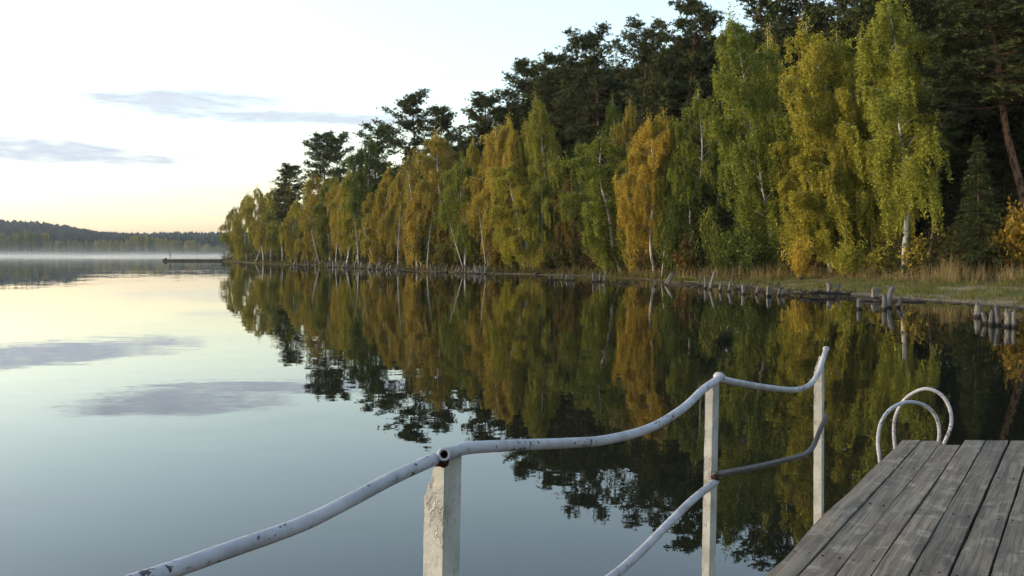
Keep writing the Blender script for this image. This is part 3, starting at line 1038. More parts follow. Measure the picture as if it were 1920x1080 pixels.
P = [
    (3, 543, 14, 543, 310, 50, 'leftmost small dark pine top above the birches of the point'),
    (2, 604, 14, 604, 252, 62, 'left head of the twin pine standing clear against the sky'),
    (0, 632, 15, 634, 256, 52, 'right head of the twin pine standing clear against the sky'),
    (1, 712, 16, 712, 236, 66, 'dark pine top behind the tall dull green birch'),
    (0, 778, 18, 776, 180, 74, 'tall pine with a ragged head above the broad orange birch'),
    (2, 822, 20, 818, 203, 60, 'lower flat-headed pine touching the tall ragged one'),
    (4, 910, 20, 908, 182, 76, 'dark round pine at the left end of the high ridge of pines'),
    (1, 972, 22, 968, 116, 84, 'pine with a spiky left side, first of the high ridge'),
    (2, 1040, 22, 1042, 104, 84, 'flat-topped pine, second of the high ridge'),
    (0, 1078, 20, 1076, 128, 70, 'pine with a bare reddish trunk above the brownish birch'),
    (1, 1124, 24, 1122, 66, 86, 'pointed pine, third of the high ridge'),
    (0, 1200, 24, 1206, 52, 90, 'broad pine above the orange-brown birch crown'),
    (3, 1252, 20, 1248, 100, 80, 'dense pine between the two highest heads of the ridge'),
    (2, 1288, 22, 1288, 4, 100, 'highest pine of the ridge seen whole against the sky'),
    (1, 1345, 26, 1340, 84, 70, 'pine half hidden behind the huge weeping birch'),
    (0, 1440, 20, 1436, -12, 92, 'pine cut by the top edge right of the patch of sky'),
    (1, 1530, 20, 1524, -50, 110, 'pine with a bare red trunk above the big yellow birch'),
    (3, 1600, 20, 1600, -40, 110, 'dark pine between the yellow clump and the tallest birch'),
    (4, 1745, 16, 1740, -110, 170, 'dense low-branched pine right of the tallest birch'),
    (4, 1810, 20, 1800, -160, 180, 'black dense pine behind the young spruces'),
    (2, 1930, 11, 1878, -30, 190, 'big leaning pine with an orange trunk at the edge of the picture'),
    (4, 1900, 20, 1900, -150, 200, 'dense pine behind the leaning orange trunk'),
    (3, 1990, 15, 1985, -150, 220, 'low-branched pine past the leaning orange trunk'),
    (3, 1395, 22, 1400, 60, 90, 'dark pine filling the gap behind the huge weeping birch'),
    (4, 1668, 22, 1668, -60, 120, 'dark pine right behind the tallest birch'),
]
for p in P:
    pine(*p)
# thin young pines and spruces in the near wood
plant('spruce', 'spruce_tree', ('trunk', 'crown'), SPRUCE[0], 862, 22, 862, 236, 22, PIN_A, PIN_B, 'tiny spruce tip standing alone against the sky', 'tree')
plant('spruce', 'spruce_tree', ('trunk', 'crown'), SPRUCE[1], 1838, 6, 1832, 255, 120, (0.066, 0.078, 0.026), (0.04, 0.048, 0.018), 'young green spruce with drooping boughs on the near bank', 'tree')
plant('spruce', 'spruce_tree', ('trunk', 'crown'), SPRUCE[1], 1884, 17, 1884, 262, 150, PIN_A, PIN_B, 'shaded spruce behind the leaning orange pine trunk', 'tree')
plant('spruce', 'spruce_tree', ('trunk', 'crown'), SPRUCE[1], 1777, 16, 1777, 270, 140, PIN_A, PIN_B, 'shaded spruce between the slim pine and the young green spruce', 'tree')
plant('spruce', 'spruce_tree', ('trunk', 'crown'), SPRUCE[0], 1318, 7, 1316, 372, 60, (0.035, 0.055, 0.024), PIN_B, 'small dark spruce at the foot of the crooked birch', 'tree')
plant('pine', 'pine_tree', ('trunk', 'crown'), PINE[0], 1741, 7, 1760, 120, 90, PIN_A, PIN_B, 'slim young pine with a straight pinkish trunk', 'tree')
# deep forest that closes the gaps between the trunks
random.seed(5)
for i in range(46):
    px = 560 + 1500 * (i + random.uniform(-0.4, 0.4)) / 46
    sb = random.uniform(24, 40)
    ty = float(np.interp(px, (560, 640, 720, 800, 900, 1000, 1100, 1300, 1400, 1600, 2100), (395, 350, 325, 290, 240, 165, 118, 76, 70, 0, -80))) + random.uniform(0, 40)
    pine(random.choice((3, 4, 4)), px, sb, px, ty, random.uniform(80, 130) * 70 / (40 + sb) * (1 if px > 900 else 0.7), 'dark pine deep in the forest behind the shore trees', 'pines deep in the forest')

# unseen pines added on the bank beside the pier to shade the posts
for i, (x_, y_) in enumerate(((34, 26), (38, 34), (33, 16), (40, 22), (35, 6), (41, 12), (36, -5), (42, 1), (38, -16), (44, -9), (40, -27), (46, -20), (37, -38), (48, -32), (44, -44))):
    pr = PINE[(3, 4, 1)[i % 3]]
    e = empty('pine_tree', (x_, y_, float(ground_z(x_, y_)[0])))
    for pn in ('trunk', 'crown'):
        o = obj(pn, pr[pn], e); o.rotation_euler = (0, 0, i * 1.3); o.scale = (1.35, 1.35, 0.95)
        o['tint_a'] = PIN_A; o['tint_b'] = PIN_B
    tag(e, 'unseen dark pine added on the bank to shade the pier posts', 'tree', 'unseen shading pines beside the pier')

# single shrubs one can point at
def bush(v, bx, sb, ty, w, ta, tb, label):
    plant('bush', 'bush', ('stems', 'leaves'), BUSH[v], bx, sb, bx, ty, w, ta, tb, label, 'bush', 'shrubs at the forest edge', spin=random.uniform(0, 6))
bush(1, 1502, 0.5, 440, 88, GOLD, YEL, 'round golden bush in front of the big yellow birch')
bush(0, 1588, 3.0, 440, 80, YEL, LIME, 'yellow bush at the foot of the yellow birch clump')
bush(2, 1655, 6.5, 455, 60, YEL, OLV, 'thin yellow bush left of the tallest birch trunk')
bush(2, 1722, 7.0, 440, 64, GOLD, OLV, 'ragged gold bush right of the tallest birch trunk')
bush(2, 1905, 6.0, 372, 90, (0.36, 0.225, 0.035), (0.30, 0.2, 0.03), 'tall loose golden sapling at the edge of the picture')
bush(1, 1330, 6.0, 385, 66, OLV, GRN, 'yellow sapling under the crooked-branched birch')
bush(0, 1012, 4.5, 452, 66, YEL, OLV, 'low yellow bush above the lying dark log')
bush(1, 1105, 7.0, 405, 70, RED, BRN, 'reddish brown bush in the dim gap of the forest edge')
bush(1, 800, 6.0, 430, 80, GRN, DGRN, 'dark green bush under the broad orange birch')
bush(0, 1235, 7.0, 430, 90, DGRN, BRN, 'dark bush under the brightest golden birch')
bush(1, 1400, 5.0, 420, 110, GRN, DGRN, 'dark green bush under the huge weeping birch')
bush(0, 1190, 5.5, 425, 60, GOLD, OLV, 'small golden bush below the lime green birch')
for (v_, x_, y_, w_, a_, b_, l_) in ((0, 1060, 415, 70, BRN, DGRN, 'brown bush left of the dim gap under the slender birch'), (1, 1085, 440, 60, DGRN, BRN, 'dark bush at the mouth of the dim gap'),
                                     (0, 1140, 425, 70, BRN, OLV, 'brownish bush under the leaning lime birch'), (1, 1262, 400, 80, DGRN, GRN, 'dark green bush right of the brightest golden birch'),
                                     (2, 1290, 430, 70, BRN, DGRN, 'dark brown bush below the small dark spruce'), (0, 1365, 425, 80, GRN, DGRN, 'green bush left under the huge weeping birch'),
                                     (1, 1470, 410, 70, DGRN, GRN, 'dark bush between the huge weeping birch and the golden bush'), (0, 930, 445, 60, OLV, BRN, 'olive bush under the peach-orange birches'),
                                     (1, 965, 450, 50, GRN, DGRN, 'green bush left of the low yellow one'), (0, 840, 440, 70, GRN, BRN, 'green-brown bush right under the broad orange birch'), (2, 735, 450, 60, DGRN, BRN, 'dark bush under the rusty orange birch')):
    bush(v_, x_, 5.5, y_, w_, a_, b_, l_)
bush(1, 1445, 6.0, 440, 80, DGRN, GRN, 'deep green bush right under the huge weeping birch')


# ------------------------------------------------------------------ undergrowth, grass (uncountable)
def along_shore(n, lo, hi, px0=415, px1=1990, power=1.0, near=1.0):
    """points at a given distance inland, evenly spread over the picture"""
    px = rng.uniform(px0, px1, n)
    y = np.interp(px, _sx, _sy)
    ex = bank_extra(px)
    sb = (lo + near * ex) + (hi - lo + (1 - near) * ex) * rng.uniform(0, 1, n) ** power
    Y = y + sb
    X = (px - CX) / FPX * Y
    return X, Y, px


def undergrowth():
    global rng
    rng = np.random.default_rng(77)
    X, Y, px = along_shore(3200, 5.5, 26)
    Z = ground_z(X, Y)
    C = []; tone = []
    for x, y, z in zip(X, Y, Z):
        h = rng.uniform(0.5, 3.2); r = rng.uniform(0.4, 1.0); m = 46
        C.append(np.array((x, y, z)) + rng.normal(size=(m, 3)) * (r * 0.5, r * 0.5, 0.0) + np.stack((np.zeros(m), np.zeros(m), rng.uniform(0.05, 1, m) * h), 1))
    Xa, Ya, _ = along_shore(2000, 20, 56, 900, 2100); Xb, Yb, _ = along_shore(800, 10, 34, 440, 950)
    X = np.concatenate((Xa, Xb)); Y = np.concatenate((Ya, Yb))
    Z = ground_z(X, Y)
    for x, y, z in zip(X, Y, Z):
        h = rng.uniform(2.5, 7.0); r = rng.uniform(0.8, 1.8); m = 60
        C.append(np.array((x, y, z)) + rng.normal(size=(m, 3)) * (r * 0.5, r * 0.5, 0.0) + np.stack((np.zeros(m), np.zeros(m), rng.uniform(0.02, 1, m) * h), 1))
    o = obj('undergrowth', leaves_mesh('undergrowth', np.vstack(C), 0.22, [LEAF], 0.2, 0.8))
    o['tint_a'] = (0.085, 0.065, 0.022); o['tint_b'] = (0.040, 0.048, 0.018)
    tag(o, 'dim brown and green undergrowth beneath the trees', kind='stuff')


def grass(name, n, lo, hi, px0, px1, h0, h1, w, ta, tb, label, seed, bend=0.35, clump=0.0, near=1.0):
    global rng
    rng = np.random.default_rng(seed)
    X, Y, px = along_shore(n, lo, hi, px0, px1, near=near)
    if clump:
        keep = (wave(X, Y, 0.9) + wave(X + 5, Y, 2.1) * 0.5 + rng.normal(size=len(X)) * 0.25) > -clump
        X, Y = X[keep], Y[keep]
    Z = ground_z(X, Y); ok = Z > 0.03
    X, Y, Z = X[ok], Y[ok], Z[ok]
    m = len(X)
    hgt = (h0 + (h1 - h0) * rng.uniform(0, 1, m) ** 1.5) * (1 + 0.6 * wave(X, Y, 0.5) + 0.3 * wave(X + 3, Y, 1.7))
    az = rng.uniform(0, 6.28, m); b = hgt * bend * rng.uniform(0.2, 1.2, m)
    dx, dy = np.cos(az), np.sin(az)
    ww = w * rng.uniform(0.6, 1.4, m)
    base = np.stack((X, Y, Z - 0.02), 1); sd_ = np.stack((-dy, dx, np.zeros(m)), 1) * ww[:, None] / 2
    mid = base + np.stack((dx * b * 0.3, dy * b * 0.3, hgt * 0.6), 1)
    tip = base + np.stack((dx * b, dy * b, hgt), 1)
    V = np.stack((base - sd_, base + sd_, mid + sd_ * 0.8, mid - sd_ * 0.8, tip), 1).reshape(-1, 3)
    k = np.arange(m) * 5
    Q = np.stack((k, k + 1, k + 2, k + 3), 1); T = np.stack((k + 3, k + 2, k + 4), 1)
    o = obj(name, mesh_np(name, V, [Q, T], [LEAF], False, np.repeat(rng.uniform(0, 1, m), 5)))
    o['tint_a'] = ta; o['tint_b'] = tb
    tag(o, label, kind='stuff')


undergrowth()
grass('tall_grass', 24000, 2.5, 11.0, 1180, 1990, 0.15, 1.35, 0.022, (0.36, 0.26, 0.13), (0.20, 0.16, 0.06), 'tall dry straw-coloured grass along the near bank', 81, bend=0.6, clump=0.05)
grass('bank_grass', 52000, 1.2, 6.0, 1000, 1990, 0.05, 0.32, 0.026, (0.10, 0.125, 0.025), (0.17, 0.14, 0.05), 'short green grass on the near bank', 82, clump=0.1, near=0.0)
grass('shore_grass', 26000, 1.5, 14.0, 415, 1250, 0.25, 0.9, 0.07, (0.155, 0.125, 0.05), (0.09, 0.085, 0.03), 'brownish grass along the far bank behind the stakes', 83, clump=0.3)


# ------------------------------------------------------------------ drowned stakes and stumps
def make_stake(seed, r=0.16, jag=0.24):
    global rng
    rng = np.random.default_rng(seed)
    k, m = 10, 9
    zs = np.concatenate((np.linspace(-0.9, 0.0, 2), np.linspace(0.12, 1.0, m - 2)))
    a = np.linspace(0, 2 * np.pi, k, endpoint=False)
    rib = 1 + 0.12 * np.sin(a * 3 + rng.uniform(0, 6)) + 0.08 * rng.normal(size=k)
    rows = []
    for i, z in enumerate(zs):
        rr = r * rib * (1.12 - 0.22 * max(z, 0)) * (1 + 0.04 * rng.normal(size=k))
        zz = np.full(k, z)
        if i == m - 1:
            zz = z + jag * rng.normal(size=k) * 0.5 + 0.10 * np.cos(a + rng.uniform(0, 6)); rr = rr * 0.86
        rows.append(np.stack((np.cos(a) * rr + 0.03 * math.sin(z * 3), np.sin(a) * rr, zz), 1))
    v = np.vstack(rows + [np.array([(0, 0, rows[-1][:, 2].mean() - 0.03)])])
    i, j = np.meshgrid(np.arange(m - 1), np.arange(k), indexing='ij'); i = i.ravel(); j = j.ravel(); j2 = (j + 1) % k
    q = np.stack((i * k + j, i * k + j2, (i + 1) * k + j2, (i + 1) * k + j), 1)
    jj = np.arange(k); t = np.stack((np.full(k, m * k), (m - 1) * k + jj, (m - 1) * k + (jj + 1) % k), 1)
    return mesh_np('stake', v, [q, t], [STUMP], True)


STAKE = [make_stake(600 + i) for i in range(7)]


def stake(name, bx, by, tx, ty, wpx, label, cat, group=None, i=0):
    p = on_z(bx, by, 0.0)
    t = at_y(tx, ty, p[1])
    ax = Vector(t - p); L = ax.length
    o = obj(name, STAKE[i % 7])
    o.location = tuple(p)
    q = Vector((0, 0, 1)).rotation_difference(ax.normalized())
    o.rotation_mode = 'QUATERNION'
    o.rotation_quaternion = q @ Euler((0, 0, (i * 1.7) % 6.28)).to_quaternion()
    w = wpx * 0.86 / FPX * p[1] / 0.32
    o.scale = (w, w, L)
    tag(o, label, cat, group)


random.seed(9)
# the long row in front of the far birches
n = 0
for i in range(104):
    f = (i + random.uniform(-0.6, 0.6)) / 104
    bx = 548 + f * 362
    if 760 < bx < 772: continue
    by = float(np.interp(bx, (548, 600, 660, 720, 760, 775, 850, 910), (497.5, 499.5, 503, 506.5, 507.5, 507.5, 511.5, 513.5))) + random.uniform(-1.2, 0.6)
    hpx = random.uniform(5, 14) * (0.8 + 0.45 * f)
    stake('wooden_stake', bx, by, bx + random.uniform(-3, 5.5), by - hpx, random.uniform(1.7, 4.8), 'short grey stake in the long crowded row along the far bank', 'stake', 'stakes in the long row along the far bank', i)
for i, (bx, h, lx) in enumerate(((894, 15, -2), (897, 11, 1), (901, 15, 0.5), (908, 12, 3), (911, 13, 3.5), (924, 11, 5))):
    stake('wooden_stake', bx, 514, bx + lx, 514 - h, 2.6, ('grey stake at the end of the long row, number %s from its right end' % ['six', 'five', 'four', 'three', 'two', 'one'][i]) if i < 5 else 'last grey stake standing apart at the right end of the long row', 'stake', 'stakes ending the long row', i)
A = [(1031, 525, 1032, 514), (1041, 525, 1040, 514), (1045, 525, 1046, 513), (1053, 525, 1054, 513), (1061, 526, 1064, 514), (1066, 526, 1069, 515), (1071, 526, 1074, 515), (1075, 526, 1077, 516)]
ords = ['first', 'second', 'third', 'fourth', 'fifth', 'sixth', 'seventh', 'eighth']
for i, (bx, by, tx, ty) in enumerate(A):
    stake('wooden_stake', bx, by, tx, ty, 3.2, '%s of eight short stakes below the lying dark log, counted from the left' % ords[i], 'stake', 'eight short stakes below the log', i)
for i, (bx, by, tx, ty) in enumerate(((1112, 529, 1112, 512), (1119, 529, 1118, 514), (1124, 528, 1127, 510), (1132, 529, 1136, 510))):
    stake('wooden_stake', bx, by, tx, ty, 4.0, '%s of four leaning stakes below the driftwood heap, counted from the left' % ords[i], 'stake', 'four stakes below the driftwood', i)
S = [(1228, 537, 1228, 526, 4.5, 'short upright stump left of the slanting pair'), (1246, 534, 1258, 514, 4.5, 'thinner pole of the slanting pair'), (1250, 536, 1263, 513, 4.5, 'brighter pole of the slanting pair'),
     (1308, 536, 1314, 521, 4.5, 'dark stub leaning right past the slanting pair'), (1322, 541, 1323, 519, 5.5, 'upright grey post beside the forked stump'), (1331, 543, 1340, 511, 7, 'tall thick forked-looking stump with a dark top'),
     (1350, 546, 1353, 528, 6.5, 'squat grey stump right of the tall thick one'), (1365, 547, 1371, 526, 5.5, 'stump leaning right beside the twiggy branch'), (1394, 552, 1393, 534, 8, 'wide pale stump standing on its own in the shallows'),
     (1418, 552, 1422, 536, 5, 'bent dark stump next to the pale pair'), (1439, 556, 1440, 537, 5.5, 'left stump of the pale close pair'), (1443, 556, 1445, 537, 5, 'right stump of the pale close pair'),
     (1459, 555, 1462, 541, 5, 'left of two small stumps before the root heap'), (1466, 555, 1470, 542, 5, 'right of two small stumps before the root heap'),
     (1556, 553, 1555, 529, 11, 'thick upright stump rising from the root heap'), (1566, 553, 1574, 532, 7, 'slanting stump beside the thick one in the root heap'),
     (1611, 580, 1610, 559, 9, 'round-topped stump in front of the sunken log'), (1638, 561, 1638, 540, 8, 'left stump standing behind the sunken log'), (1645, 561, 1646, 540, 6, 'right stump standing behind the sunken log'),
     (1658, 581, 1659, 554, 11, 'fat pale stump of the middle cluster'), (1664, 577, 1673, 537, 12, 'tallest leaning stump of the middle cluster'), (1684, 577, 1692, 557, 9, 'short stump leaning right of the middle cluster'),
     (1832, 595, 1834, 569, 13, 'leftmost fat stump of the near cluster'), (1850, 608, 1842, 585, 8, 'small stump leaning left in the near cluster'), (1858, 610, 1860, 585, 9, 'dark thin stump in the middle of the near cluster'),
     (1870, 610, 1867, 572, 13, 'tallest stump of the near cluster'), (1890, 613, 1889, 583, 13, 'broad pale stump, second from the right of the near cluster'), (1902, 614, 1901, 584, 8, 'narrow stump at the right end of the near cluster')]
for i, (bx, by, tx, ty, w, lab) in enumerate(S):
    stake('tree_stump', bx, by, tx, ty, w, lab, 'stump', 'drowned stumps off the near bank', i)


def log(name, pts, r, label, cat='log', mat=DARK_WOOD, roots=0, seed=1):
    global rng
    rng = np.random.default_rng(seed)
    Pn = np.array(pts, float)
    mb = MB()
    Pc = catmull(Pn, 5)
    mb.tube(Pc, np.linspace(r, r * 0.6, len(Pc)), 8, rough=0.08)
    for i in range(roots):
        c = Pc[rng.integers(0, len(Pc))]
        d = rng.normal(size=3) * (0.5, 0.35, 0.3); d[2] = abs(d[2]) * 0.9
        s = np.linspace(0, 1, 5)[:, None]
        mb.tube(c + d * s + rng.normal(size=(5, 3)) * 0.05, np.linspace(r * 0.45, 0.012, 5), 5, cap=False)
    o = obj(name, mb.mesh(name, [mat]))
    tag(o, label, cat)


def gp(px, py, dz):
    """point on the ground seen at a pixel, lifted dz"""
    d = ray(px, py); d = d / d[1]
    ys = np.linspace(20, 200, 3600)
    zr = EYE + d[2] * ys
    zg = np.maximum(ground_z(d[0] * ys, ys), 0.0)
    k = int(np.argmax(zr <= zg))
    return np.array((d[0] * ys[k], ys[k], zg[k] + dz))


log('fallen_log', [gp(1003, 515, .05), gp(1035, 511.5, .12), gp(1070, 504, .2)], 0.16, 'long dark log lying on the sand above the eight stakes', roots=2, seed=3)
log('driftwood', [gp(1098, 509, .10), gp(1112, 506, .25), gp(1132, 508, .12)], 0.16, 'tangled dark driftwood heap on the sand', 'driftwood', roots=16, seed=4)
log('root_heap', [on_z(1500, 551, 0.12), on_z(1535, 549, .2), on_z(1590, 552, .10)], 0.11, 'low dark heap of roots around the thick stump', 'roots', roots=26, seed=5)
log('sunken_log', [on_z(1612, 563, 0.04), on_z(1632, 562, 0.08), on_z(1655, 564, .05), on_z(1735, 566, 0.03)], 0.09, 'black log half under water along the mud edge', roots=4, seed=6)
log('twig', [on_z(1491, 562, -.1), at_y(1494, 555, on_z(1491, 562, 0)[1]), at_y(1492, 549, on_z(1491, 562, 0)[1])], 0.03, 'bent twig sticking out of the water left of the root heap', 'twig', seed=7)
log('dead_branch', [on_z(1376, 549, -.1), at_y(1379, 538, 66), at_y(1375, 520, 66), at_y(1392, 516, 66)], 0.035, 'twiggy dead branch arching over the water', 'branch', roots=5, seed=8)
log('shore_branch', [on_z(1380, 535, 0.05), on_z(1440, 538, 0.05), on_z(1480, 546, 0.04)], 0.10, 'dark branch washed along the mud edge', 'branch', roots=14, seed=9)
log('mud_branch', [on_z(1250, 531, 0.05), on_z(1300, 534, 0.06), on_z(1345, 536, 0.05)], 0.07, 'thin dark branch on the mud behind the slanting pair', 'branch', roots=7, seed=10)
log('drift_twig', [on_z(1868, 606, -.05), at_y(1874, 610, on_z(1868, 606, 0)[1]) + (0, 0, 0.1), on_z(1884, 615, .02)], 0.02, 'thin pale twig floating before the near cluster of stumps', 'twig', STUMP, seed=11)


def drowned_twigs():
    global rng
    rng = np.random.default_rng(66)
    mb = MB()
    for (x0, x1, y0, y1, cnt) in ((1110, 1185, 527, 533, 26), (1240, 1330, 532, 540, 22), (1340, 1490, 538, 555, 46), (1500, 1600, 553, 562, 30), (1600, 1740, 563, 572, 26), (1820, 1915, 584, 606, 18), (1690, 1925, 562, 581, 44), (1480, 1700, 551, 563, 30), (560, 920, 499, 514, 60)):
        for _ in range(cnt):
            px = rng.uniform(x0, x1); f = (px - x0) / (x1 - x0)
            p = on_z(px, y0 + (y1 - y0) * f + rng.uniform(-2.5, 2), 0.0)
            k = p[1] / 60.0
            d = rng.normal(size=3) * (0.35, 0.3, 0.10) * k; d[2] = abs(d[2]) + 0.06 * k
            s_ = np.linspace(0, 1, 3)[:, None]
            mb.tube(p - d * 0.3 + d * 1.3 * s_ + rng.normal(size=(3, 3)) * 0.03, np.array((0.022, 0.016, 0.008)) * k, 4, cap=False)
    o = obj('drowned_twigs', mb.mesh('drowned_twigs', [DARK_WOOD]))
    tag(o, 'litter of dark twigs and roots poking from the shallows', kind='stuff')


drowned_twigs()

# ------------------------------------------------------------------ far shore
def far_shore():
    global rng
    rng = np.random.default_rng(91)
    # wooded hill: thousands of small pointed crowns
    N = 9000
    Y = rng.uniform(1075, 2120, N)
    px = rng.uniform(-420, 620, N)
    X = (px - CX) / FPX * Y
    Z = ground_z(X, Y)
    h = rng.uniform(11, 19, N); r = rng.uniform(2.6, 4.6, N)
    a = np.linspace(0, 2 * np.pi, 6, endpoint=False)
    ring = np.stack((np.cos(a), np.sin(a)), 1)
    rj = r[:, None] * rng.uniform(0.7, 1.25, (N, 6))
    b0 = np.stack((X[:, None] + ring[None, :, 0] * rj, Y[:, None] + ring[None, :, 1] * rj, Z[:, None] + h[:, None] * rng.uniform(0.15, 0.4, (N, 6))), 2)
    b1 = np.stack((X[:, None] + ring[None, :, 0] * rj * 0.7, Y[:, None] + ring[None, :, 1] * rj * 0.7, Z[:, None] + h[:, None] * rng.uniform(0.6, 0.8, (N, 6))), 2)
    tip = np.stack((X + rng.normal(size=N) * 0.5, Y, Z + h), 1)[:, None, :]
    V = np.concatenate((b0, b1, tip), 1)
    k = (np.arange(N) * 13)[:, None]; j = np.arange(6)[None]; j2 = (np.arange(6)[None] + 1) % 6
    Q = np.stack((k + j, k + j2, k + 6 + j2, k + 6 + j), 2).reshape(-1, 4)
    T = np.stack((k + 6 + j, k + 6 + j2, k + 12 + 0 * j), 2).reshape(-1, 3)
    o = obj('far_forest', mesh_np('far_forest', V.reshape(-1, 3), [Q, T], [NEEDLE], False, np.repeat(rng.uniform(0, 1, N), 13)))
    o['tint_a'] = (0.026, 0.040, 0.030); o['tint_b'] = (0.015, 0.026, 0.021)
    tag(o, 'dark conifer forest covering the hill across the lake', kind='stuff')
    # autumn trees lining the far water
    rnd = random.Random(4)
    items = []
    for i in range(96):
        px = -20 + 440 * (i + rnd.uniform(-0.4, 0.4)) / 96
        top = float(np.interp(px, (-20, 20, 40, 90, 97, 130, 180, 235, 243, 262, 300, 335, 350, 372, 380, 420), (436, 437, 431, 436, 452, 449, 450, 450, 440, 438, 444, 447, 452, 448, 458, 461)))
        items.append((px, top + rnd.uniform(-1.5, 5)))
    for i, (px, top) in enumerate(items):
        D = 1006 + rnd.uniform(2, 26)
        X_ = (px - CX) / FPX * D; gz = float(ground_z(X_, D)[0])
        h_ = at_y(px, top, D)[2] - gz
        proto = BIRCH[i % 6]
        e = empty('birch_tree', (X_, D, gz))
        w_ = rnd.uniform(8, 13) / FPX * D / 2 / proto['R']
        M = Matrix.Diagonal((w_, w_, h_ / proto['H'], 1)) @ Matrix.Rotation(rnd.uniform(0, 6), 4, 'Z')
        ta, tb = rnd.choice(((YEL, OLV), (OLV, GRN), (OLV, GRN), (LIME, GRN), (GRN, DGRN), (ORG, OLV)))
        for pn, key in (('trunk', 'trunk'), ('crown', 'crown')):
            o = obj(pn, proto[key], e); o.matrix_parent_inverse = M
            o['tint_a'] = tuple(c * 1.1 for c in ta); o['tint_b'] = tb
        tag(e, 'distant autumn birch in the misty line across the lake', 'tree', 'autumn birches across the lake')


far_shore()


# ------------------------------------------------------------------ jetty and angler at the point
def jetty():
    global rng
    rng = np.random.default_rng(95)
    a = on_z(306, 488.6, 0.0); b = on_z(424, 489.6, 0.0)
    a[1] = 292; a[0] = (306 - CX) / FPX * 292; b[1] = 287; b[0] = (424 - CX) / FPX * 287
    e = empty('jetty', (a[0], a[1], 0))
    o3 = np.array((a[0], a[1], 0.0))
    ux = (b - a); L = np.linalg.norm(ux[:2]); ux = ux / L; ang = math.atan2(ux[1], ux[0])
    mb = MB(); mb.box((L / 2 * ux[0], L / 2 * ux[1], 0.44), (L, 1.3, 0.12), ang)
    obj('walkway', mb.mesh('walkway', [DARK_WOOD], False), e)
    mb = MB(); mb.box((L / 2 * ux[0], L / 2 * ux[1], 0.20), (L * 0.98, 0.9, 0.30), ang)
    obj('float', mb.mesh('float', [DARK_WOOD], False), e)
    mb0 = MB(); mb0.tube([(0, 0, -2.5), (0, 0, 0.9)], 0.09, 8); pm = mb0.mesh('post', [DARK_WOOD])
    for i in range(6):
        p = obj('post', pm, e); s = 0.6 + i * (L - 1.2) / 5
        p.location = (ux[0] * s + ux[1] * 0.72, ux[1] * s - ux[0] * 0.72, -0.2)
    tag(e, 'low dark jetty running out from the wooded point', 'jetty')
    # tackle box at its end
    mb = MB(); mb.box((0, 0, 0.16), (0.55, 0.35, 0.32)); mb.box((0, 0, 0.34), (0.5, 0.3, 0.06)); mb.tube([(-0.15, 0, 0.36), (-0.1, 0, 0.46), (0.1, 0, 0.46), (0.15, 0, 0.36)], 0.02, 5)
    o = obj('tackle_box', mb.mesh('tackle_box', [CLOTH], False), loc=(a[0] + ux[0] * 0.9, a[1] + ux[1] * 0.9, 0.503)); tag(o, 'dark box at the far end of the low jetty', 'box')
    # standing person, one skinned body
    px_, D = 319.5, 291.6
    X = (px_ - CX) / FPX * D
    J = dict(pel=(0, 0, .95), chest=(0, 0.02, 1.25), neck=(0, 0.0, 1.46), head=(0, -.03, 1.60), top=(0, -.03, 1.72),
             ls=(-.19, 0, 1.41), le=(-.27, -.05, 1.14), lw=(-.12, -.26, 1.05), rs=(.19, 0, 1.41), re=(.27, -.05, 1.14), rw=(.10, -.28, 1.06),
             lh=(-.10, 0, .90), lk=(-.14, -.03, .50), la=(-.15, .02, .09), lt=(-.16, -.16, .04), rh=(.10, 0, .90), rk=(.13, -.03, .50), ra=(.14, .02, .09), rt=(.16, -.16, .04))
    rad = dict(pel=.17, chest=.19, neck=.065, head=.105, top=.075, ls=.085, le=.06, lw=.045, rs=.085, re=.06, rw=.045, lh=.11, lk=.075, la=.055, lt=.045, rh=.11, rk=.075, ra=.055, rt=.045)
    ks = list(J)
    ed = [('pel', 'chest'), ('chest', 'neck'), ('neck', 'head'), ('head', 'top'), ('chest', 'ls'), ('ls', 'le'), ('le', 'lw'), ('chest', 'rs'), ('rs', 're'), ('re', 'rw'),
          ('pel', 'lh'), ('lh', 'lk'), ('lk', 'la'), ('la', 'lt'), ('pel', 'rh'), ('rh', 'rk'), ('rk', 'ra'), ('ra', 'rt')]
    me = bpy.data.meshes.new('person')
    me.from_pydata([J[k] for k in ks], [(ks.index(x), ks.index(y)) for x, y in ed], [])
    me.materials.append(CLOTH)
    o = obj('person', me, loc=(X, D, 0.505))
    sk = o.modifiers.new('skin', 'SKIN'); sb = o.modifiers.new('sub', 'SUBSURF'); sb.levels = 1; sb.render_levels = 1
    for i, k in enumerate(ks):
        me.skin_vertices[0].data[i].radius = (rad[k], rad[k]); me.skin_vertices[0].data[i].use_root = (k == 'pel')
    o.rotation_euler = (0, 0, R(-70))
    tag(o, 'person in dark clothes standing on the end of the low jetty', 'person')


jetty()


# ------------------------------------------------------------------ pier deck
E0 = on_z(1430, 1080, DECK); E1 = on_z(1690, 826, DECK)
EU = (E1 - E0) / np.linalg.norm(E1 - E0)            # along the planks, away from the viewer
EN = np.array((EU[1], -EU[0], 0.0))                 # across the planks, into the deck


def wcoord(px):
    return float(np.dot(on_z(px, 1080, DECK) - E0, EN))


